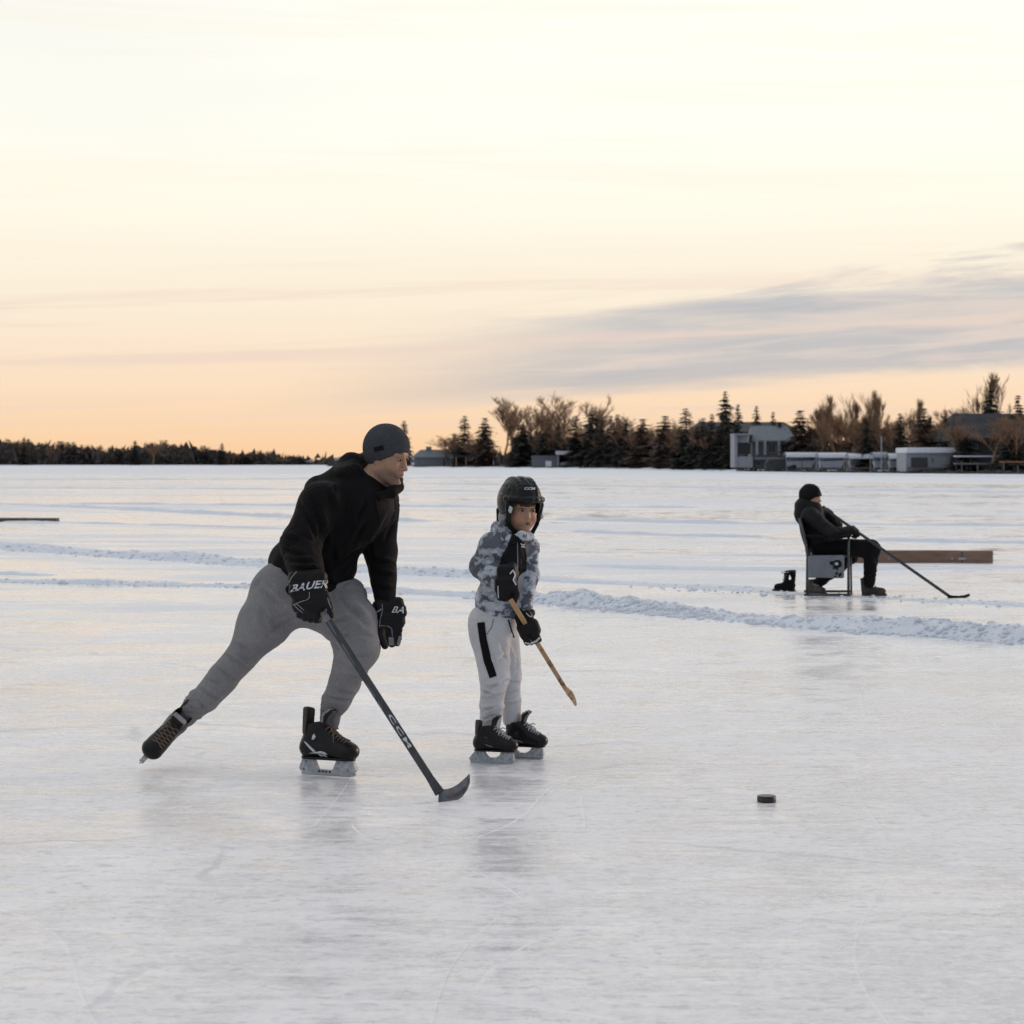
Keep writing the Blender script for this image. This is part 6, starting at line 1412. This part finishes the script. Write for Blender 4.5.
G2 = rotm((.35, -.3, -1), (-.1, -1, .25))
gl = [('u', rbox(m_(524.5, 619, -.11), (.032, .040, .036), .022, G2), 0), ('u', rbox(m_(529, 629, -.14), (.042, .050, .034), .028, G2), .012)]
K2 = Frame(m_(531, 636, -.155), (.35, -.25, -1), (-.1, -1, .25), 1.0); gl += glove_fingers(K2, (30, 60, 65), .0125, .0185, .070)
gl += [('u', cap(m_(520, 628, -.15), m_(524, 637, -.18), .015, .014), .008), ('u', cap(m_(524, 637, -.18), m_(529, 641, -.19), .014, .012), .004), ('u', cap(m_(522, 612, -.10), m_(531, 613, -.10), .020, .020), .008)]
g2 = sdf_obj('glove', gl, .0034, MAT['glove'], boy, boy_org, qf, None, 'glove_b2')
m = MB(); ribbon('glove_b2', [(523.5, 642.5), (530, 643.6), (536.5, 641), (540.5, 636.5)], 1.9, .002, mb=m); ribbon('glove_b2', [(526, 613), (530, 617), (532, 616)], .9, .002, mb=m); m.build('piping', MAT['white_print'], g2, org=boy_org)
# wooden stick held by the child
def wood_mat():
    m, nt, b, o = nmat('stick_wood'); n = noise(nt, 20, 5, .6); k = noise(nt, 16, 4, .6, dist=.6)
    col = ramp(nt, n, [(.3, (.33, .19, .085)), (.7, (.52, .32, .16))]); col = mixc(nt, ramp(nt, k, [(.54, 0.), (.60, .8)]), col, (.07, .04, .025)); nt.links.new(col, b.inputs['Base Color']); b.inputs['Roughness'].default_value = .5; return m
MAT['stick_wood'] = wood_mat()
wa, wb_ = wp(511, 600.5, 9.735), wp(565, 688, 10.16); wo = np.array([wb_[0], wb_[1], 0.]); ws = empty('wooden_hockey_stick', wo); tag(ws, 'short worn wooden hockey stick held across the body by the child in the helmet', 'hockey stick')
a, b, d, s, t = stick_frame(wa, wb_, (1, 0, .6)); m = MB(); shaft(m, a, b, s, t, .022, .018, .020); m.build('shaft', MAT['stick_wood'], ws, org=wo)
m = MB(); e_ = b; tip = wp(575.6, 704.8, 10.40); V = []
dd = (tip-b); n_ = 6
for i in range(n_+1):
    f_ = i/n_; c_ = b+dd*f_+s*(.006*math.sin(f_*math.pi)); w_ = (.0095, .0125, .0150, .0135, .0115, .009, .0055)[i]; h_ = .007
    V += [c_+s*w_+t*h_, c_-s*w_+t*h_, c_-s*w_-t*h_, c_+s*w_-t*h_]
F = [(0, 1, 2, 3), tuple(n_*4+k for k in (3, 2, 1, 0))]+[(i*4+k, (i+1)*4+k, (i+1)*4+(k+1) % 4, i*4+(k+1) % 4) for i in range(n_) for k in range(4)]
m.add(V, F); m.build('blade', MAT['stick_wood'], ws, org=wo, bevel=.002)

# ================================================================ SEATED PERSON
D0 = 22.40; q2 = lambda p: p/100.
sp_org = np.array([m_(820, 600)[0], D0, 0.]); sit = empty('person', sp_org); tag(sit, 'person in dark jacket and black hat sitting in a folding chair, hand at chin', 'person')
HS = Frame(m_(811.3, 498, -.02), (.90, -.38, -.06), (.0, 0, 1), .93)
bs_ = head_prims(HS, 'adult', False)+[('u', cap(HS(-.01, 0, -.06), m_(811, 512), .055, .07), .02), ('u', cap(m_(812, 518), m_(818, 550), .09, .09), .04), ('u', cap(m_(818, 552, -.05), m_(872, 549, -.05), .08, .05), .03), ('u', cap(m_(872, 549, -.05), m_(869, 584, -.05), .05, .035), .02),
      ('u', cap(m_(818, 552, .08), m_(848, 556, .18), .08, .05), .03), ('u', cap(m_(848, 556, .18), m_(814, 584, .28), .05, .035), .02)]
sA, eA, wA = m_(810, 516, -.17), m_(831, 534, -.22), m_(850, 531, -.16)
sB, eB, wB = m_(812, 516, .15), m_(836, 526, .16), m_(828, 514, .04)
bs_ += [('u', cap(sA, eA, .045, .035), .02), ('u', cap(eA, wA, .035, .025), .01), ('u', cap(sB, eB, .045, .035), .02), ('u', cap(eB, wB, .035, .028), .01)]
bo = sdf_obj('body', bs_, .007, MAT['skin'], sit, sp_org, None, head_color(HS, .3)); 
sdf_obj('hat', [('u', HS.ell((-.015, 0, .052), (.118, .098, .105)), 0), ('u', HS.ell((-.06, 0, .0), (.075, .085, .11)), .03), ('i', HS.plane((.09, 0, .035), (.9, 0, -1)), .008), ('u', HS.cap((.085, -.05, .038), (.085, .05, .038), .018), .01)], .006, MAT['black_cloth'], sit, sp_org, folds((), .006, 18., (1, 1, 1), 5))
jm = cloth('dark_parka', (.014, .0135, .016), .35, .7, bs=.4)
ja = [('u', cap(m_(812, 519), m_(820, 545), .135, .135, ((0, 1, 0), .85)), 0), ('u', cap(m_(805, 506, .0), m_(813, 508, -.03), .10, .09), .05), ('u', cap(sA, eA, .088, .075), .04), ('u', cap(eA, m_(852, 531.5, -.15), .072, .050), .02), ('u', cap(sB, eB, .085, .07), .04), ('u', cap(eB, wB, .07, .055), .02), ('u', cap(m_(819, 547), m_(832, 548), .11, .09), .04), ('u', cap(m_(805, 508), m_(802, 515), .08, .08), .03)]
sdf_obj('jacket', ja, .0075, jm, sit, sp_org, folds([(m_(820, 530, -.3), m_(830, 545, -.3), .015, .02), (m_(838, 528, -.3), m_(842, 540, -.25), .012, .015), (m_(800, 530, -.2), m_(822, 536, -.2), .012, .014)], .018, 7., (1, 1, 1.6), 81))
sdf_obj('trousers', [('u', cap(m_(820, 548, -.06), m_(870, 548.5, -.07), .105, .092), 0), ('u', ell(m_(872, 549, -.07), .092), .02), ('u', cap(m_(872, 549, -.07), m_(869.5, 582, -.05), .085, .060), .03), ('u', cap(m_(818, 552, .08), m_(850, 556, .18), .115, .085), .04), ('u', cap(m_(850, 557, .18), m_(816, 585, .22), .075, .055), .03)], .0075, MAT['black_cloth'], sit, sp_org, folds([(m_(866, 560, -.2), m_(876, 556, -.15), .012, .018)], .014, 8., (1, 1, 1), 85))
def shoe(org3, hdg, label=None, mat=None, sc=1.0, parent=sit, o3=None, shaft_h=.14):
    B = Frame(org3, hdg, (0, 0, 1), sc)
    pr = [('u', B.cap((.045, 0, .055), (.215, 0, .045), .048, .044), 0), ('u', B.cap((.040, 0, .06), (.030, 0, shaft_h), .052, .055), .03), ('i', B.plane((0, 0, .012), (0, 0, -1)), .006), ('i', B.plane((0, 0, shaft_h), (-.1, 0, 1)), .004), ('s', B.cap((.032, 0, shaft_h-.05), (.03, 0, shaft_h+.1), .044), .004)]
    o = sdf_obj('boot', pr, .005, mat, parent, o3, folds((), .006, 20., (1, 1, 1), 91))
    sdf_obj('sole', [('u', B.cap((.045, 0, .012), (.22, 0, .012), .056, .052), 0), ('i', B.plane((0, 0, .026), (0, 0, 1)), .003), ('i', B.plane((0, 0, .001), (0, 0, -1)), .003)], .005, MAT['rock'], o, o3)
    m = MB()
    for k in range(4):
        z = .10+.012*k; x = .135-.022*k; m.tube([B(x, -.035, z-.008), B(x+.012, 0, z+.01), B(x, .035, z-.008)], .005, 5)
    m.build('lace', MAT['lace_grey'], o, True, org=o3); return o, B
MAT['hiker'] = simple('hiking_boot', (.060, .050, .045), .8, .4, 25, .3, .003)
shoe(np.array([m_(863.5, 590)[0], 22.46, 0.]), (.93, -.36, 0), mat=MAT['hiker'], sc=.92, o3=sp_org, shaft_h=.19); 
shoe(np.array([m_(812.5, 590)[0], 22.66, 0.]), (.6, -.8, 0), mat=MAT['hiker'], sc=.9, o3=sp_org, shaft_h=.17)
hnd = Frame(m_(856, 532, -.14), (.7, -.35, -.6), (.5, -.3, .8), 1.0)
sdf_obj('glove', [('u', hnd.rbox((-.03, 0, 0), (.05, .048, .030), .02), 0), ('u', hnd.cap((-.02, .045, 0), (.03, .055, -.03), .018, .015), .01)]+glove_fingers(hnd, (35, 60, 50), .0145, .023, .085), .0055, MAT['black_cloth'], sit, sp_org, folds((), .004, 25.))
hn2 = Frame(m_(827, 511, .03), (-.3, -.3, .9), (.8, -.3, .3), 1.0)
sdf_obj('glove', [('u', hn2.rbox((-.02, 0, 0), (.045, .042, .028), .02), 0), ('u', hn2.cap((-.02, -.04, 0), (.03, -.05, -.03), .018, .015), .01)]+glove_fingers(hn2, (45, 60, 40), .014, .021, .075), .0055, MAT['hiker'], sit, sp_org, folds((), .004, 25.))
# their stick
sa, sb = wp(829, 512, 22.38), wp(949, 596.0, CH*FPX/(598.2-HY)); so_ = np.array([sb[0], sb[1], 0.]); ss_ = empty('hockey_stick', so_); tag(ss_, 'thin black hockey stick leaning from the lap of the seated person to the ice', 'hockey stick')
a, b, d, s, t = stick_frame(sa, sb, (0, 1, 0)); m = MB(); shaft(m, a, b, t, s, .028, .020, .030); m.build('shaft', MAT['graphite'], ss_, org=so_)
Ds_ = sb[1]; Bp = []
for i, (q, r_) in enumerate(zip([(947.5, 598.4), (953, 599), (959, 599), (965, 598), (970, 596)], [(948, 594.6), (953, 595.6), (959, 595.8), (965, 595.0), (969.5, 593.4)])): Bp.append((wp(q[0], q[1], Ds_-.02+i*.02), wp(r_[0], r_[1], Ds_-.01+i*.03)))
blade('stick_blade2', Bp, MAT['black_cloth'], ss_, so_, .007)

# ================================================================ FOLDING CHAIR
D0 = 22.17
ch_o = np.array([m_(828, 600)[0], 22.4, 0.]); chair = empty('folding_chair', ch_o); tag(chair, 'folding camp chair with metal frame and grey fabric side bag under the seated person', 'chair')
MAT['chair_metal'] = simple('chair_frame', (.085, .085, .09), .35, .2, 40, .1, .001, metal=.8); MAT['canvas'] = cloth('chair_canvas', (.012, .012, .014), .2); MAT['bag'] = cloth('bag_fabric', (.185, .20, .225), .1, .8, melange=.15)
for k, (D, r_) in enumerate(((22.12, 0), (22.72, 1))):
    X = lambda px: (px-CX)/FPX*D; Z = lambda py: CH-(py-HY)/FPX*D
    zb = .025
    for nm, pts, rr in (('rear_post', [(X(807), D, zb), (X(807.5), D, Z(556)), (X(804.5), D, Z(536)), (X(799.5), D, Z(518))], .014), ('front_post', [(X(848.5), D, zb), (X(848.5), D, Z(537))], .014), ('base_rail', [(X(804), D, zb), (X(851), D, zb)], .013), ('seat_rail', [(X(806.5), D, Z(556)), (X(849), D, Z(556))], .012), ('inner_post', [(X(852), D+.04, zb), (X(851.5), D+.04, Z(557))], .010)):
        m = MB(); m.tube(pts, rr, 8); m.build(nm, MAT['chair_metal'], chair, True, org=ch_o)
    m = MB(); m.box((X(806), D-.03, Z(537)), (X(851), D+.03, Z(535))); m.build('armrest', MAT['black_cloth'], chair, org=ch_o, bevel=.006)
def sag(mbx, P00, P10, P01, P11, dep, n=8, m_n=6):
    V = []; 
    for i in range(n+1):
        for j in range(m_n+1):
            u_, v_ = i/n, j/m_n; p = (1-u_)*(1-v_)*P00+u_*(1-v_)*P10+(1-u_)*v_*P01+u_*v_*P11; V.append(p+np.array(dep)*math.sin(math.pi*v_)*math.sin(math.pi*min(1, u_*.9+.05)))
    F = [(i*(m_n+1)+j, (i+1)*(m_n+1)+j, (i+1)*(m_n+1)+j+1, i*(m_n+1)+j+1) for i in range(n) for j in range(m_n)]; mbx.add(V, F)
m = MB(); sag(m, m_(808, 555, -.03), m_(847, 555, -.03), m_(808, 555, .55), m_(847, 555, .55), (0, 0, -.04)); o = m.build('seat', MAT['canvas'], chair, True, org=ch_o); o.modifiers.new('solid', 'SOLIDIFY').thickness = .008
m = MB(); sag(m, m_(806.5, 550, -.03), m_(798.7, 518, -.03), m_(806.5, 550, .55), m_(798.7, 518, .55), (-.02, 0, 0)); o = m.build('backrest', MAT['canvas'], chair, True, org=ch_o); o.modifiers.new('solid', 'SOLIDIFY').thickness = .010
bg_ = [('u', rbox(wp(826, 566.8, 22.075), (.182, .022, .114), .02), 0)]
bag = sdf_obj('side_bag', bg_, .006, MAT['bag'], chair, ch_o, folds((), .007, 10., (1, 1, 1), 5), None, 'bag')
m = MB()
for poly in ([(829.5, 561.5), (834, 561), (836, 559.8), (840, 560.2), (842, 563.2), (841.5, 566.5), (838.5, 568), (837.5, 571), (835.5, 568.5), (832.5, 569.5), (833.5, 566), (830, 564.5)], [(834.5, 573.5), (837, 571.8), (838.5, 573.2), (836.5, 575.2)], [(838.5, 574.2), (841, 572), (842, 574.5), (840, 577), (838, 576.4)], [(834, 575.5), (836.5, 576), (835.8, 577.6), (834, 577.2)]):
    polytrim('bag', poly, .002, m, cell=2.)
m.build('emblem', MAT['glove'], bag, org=ch_o)
m = MB(); polytrim('bag', [(834.5, 563), (837.5, 562.2), (838.5, 564.2), (836.2, 565.6)], .0035, m, cell=2.); m.build('emblem_centre', MAT['white_print'], bag, org=ch_o)
# ================================================================ LOOSE BOOT left of the chair
Db = CH*FPX/(591.5-HY); ob_ = np.array([(791-CX)/FPX*Db, Db, 0.]); wbt = empty('winter_boot', ob_); tag(wbt, 'black winter boot standing empty on the ice left of the chair', 'boot')
B = Frame(ob_, (-1, -.12, 0), (0, 0, 1), .92)
pr = [('u', B.cap((.02, 0, .055), (.150, 0, .048), .055, .048), 0), ('u', B.cap((.015, 0, .07), (.010, 0, .235), .062, .068, ((0, 1, 0), 1.1)), .035), ('i', B.plane((0, 0, .012), (0, 0, -1)), .006), ('i', B.plane((0, 0, .225), (.12, 0, 1)), .004), ('s', B.cap((.012, 0, .15), (.01, 0, .32), .056), .004)]
bt_ = sdf_obj('upper', pr, .0055, MAT['black_cloth'], wbt, ob_, folds([(B(-.06, -.07, .12), B(.08, -.07, .11), .008, .012)], .010, 14.))
sdf_obj('sole', [('u', B.cap((.01, 0, .014), (.160, 0, .014), .064, .060), 0), ('i', B.plane((0, 0, .032), (0, 0, 1)), .003), ('i', B.plane((0, 0, .001), (0, 0, -1)), .003)], .005, MAT['toe'], wbt, ob_)
sdf_obj('lining', [('u', B.cap((.012, 0, .222), (.012, 0, .232), .066), 0), ('i', B.plane((0, 0, .243), (.12, 0, 1)), .004), ('s', B.cap((.012, 0, .15), (.01, 0, .32), .054), .004), ('i', B.plane((0, 0, .222), (0, 0, -1)), .002)], .005, MAT['glove_nylon'], bt_, ob_)
m = MB()
for k in range(3): m.tube([B(.085-.01*k, -.04, .13+.03*k), B(.092-.012*k, 0, .14+.03*k), B(.085-.01*k, .04, .13+.03*k)], .006, 5)
m.tube([B(.075, -.01, .20), B(.095, -.03, .225), B(.105, -.035, .205)], .005, 5); m.build('lace', MAT['grey_print'], bt_, True, org=ob_)
# ================================================================ PUCK
Dp = 8.765; po = np.array([(766.6-CX)/FPX*Dp, Dp, 0.])
n = 48; Vp = []; rings = [(.0340, .0008), (.0376, .0020), (.0381, .0045), (.0381, .0209), (.0376, .0234), (.0350, .0254), (.0300, .0256), (.0285, .0252)]
for r_, z in rings: Vp += [po+np.array((r_*math.cos(2*math.pi*k/n), r_*math.sin(2*math.pi*k/n), z)) for k in range(n)]
F = [(i*n+k, i*n+(k+1) % n, (i+1)*n+(k+1) % n, (i+1)*n+k) for i in range(len(rings)-1) for k in range(n)]+[tuple(range(n-1, -1, -1)), tuple((len(rings)-1)*n+k for k in range(n))]
m = MB(); m.add(Vp, F)
pm, nt, b, o = nmat('puck_rubber'); v_ = nt.nodes.new('ShaderNodeTexVoronoi'); v_.inputs['Scale'].default_value = 260; nt.links.new(nd(nt, 'ShaderNodeTexCoord').outputs['Object'], v_.inputs['Vector'])
fz = noise(nt, 120, 4, .7); nt.links.new(ramp(nt, fz, [(.55, (.012, .011, .012)), (.75, (.22, .22, .23))]), b.inputs['Base Color']); b.inputs['Roughness'].default_value = .38; bump(nt, b, v_.outputs[0], .5, .0015)
pk = m.build('puck', pm, None, True, org=po); pk.location = po; tag(pk, 'black rubber hockey puck lying alone on the ice in front', 'puck')
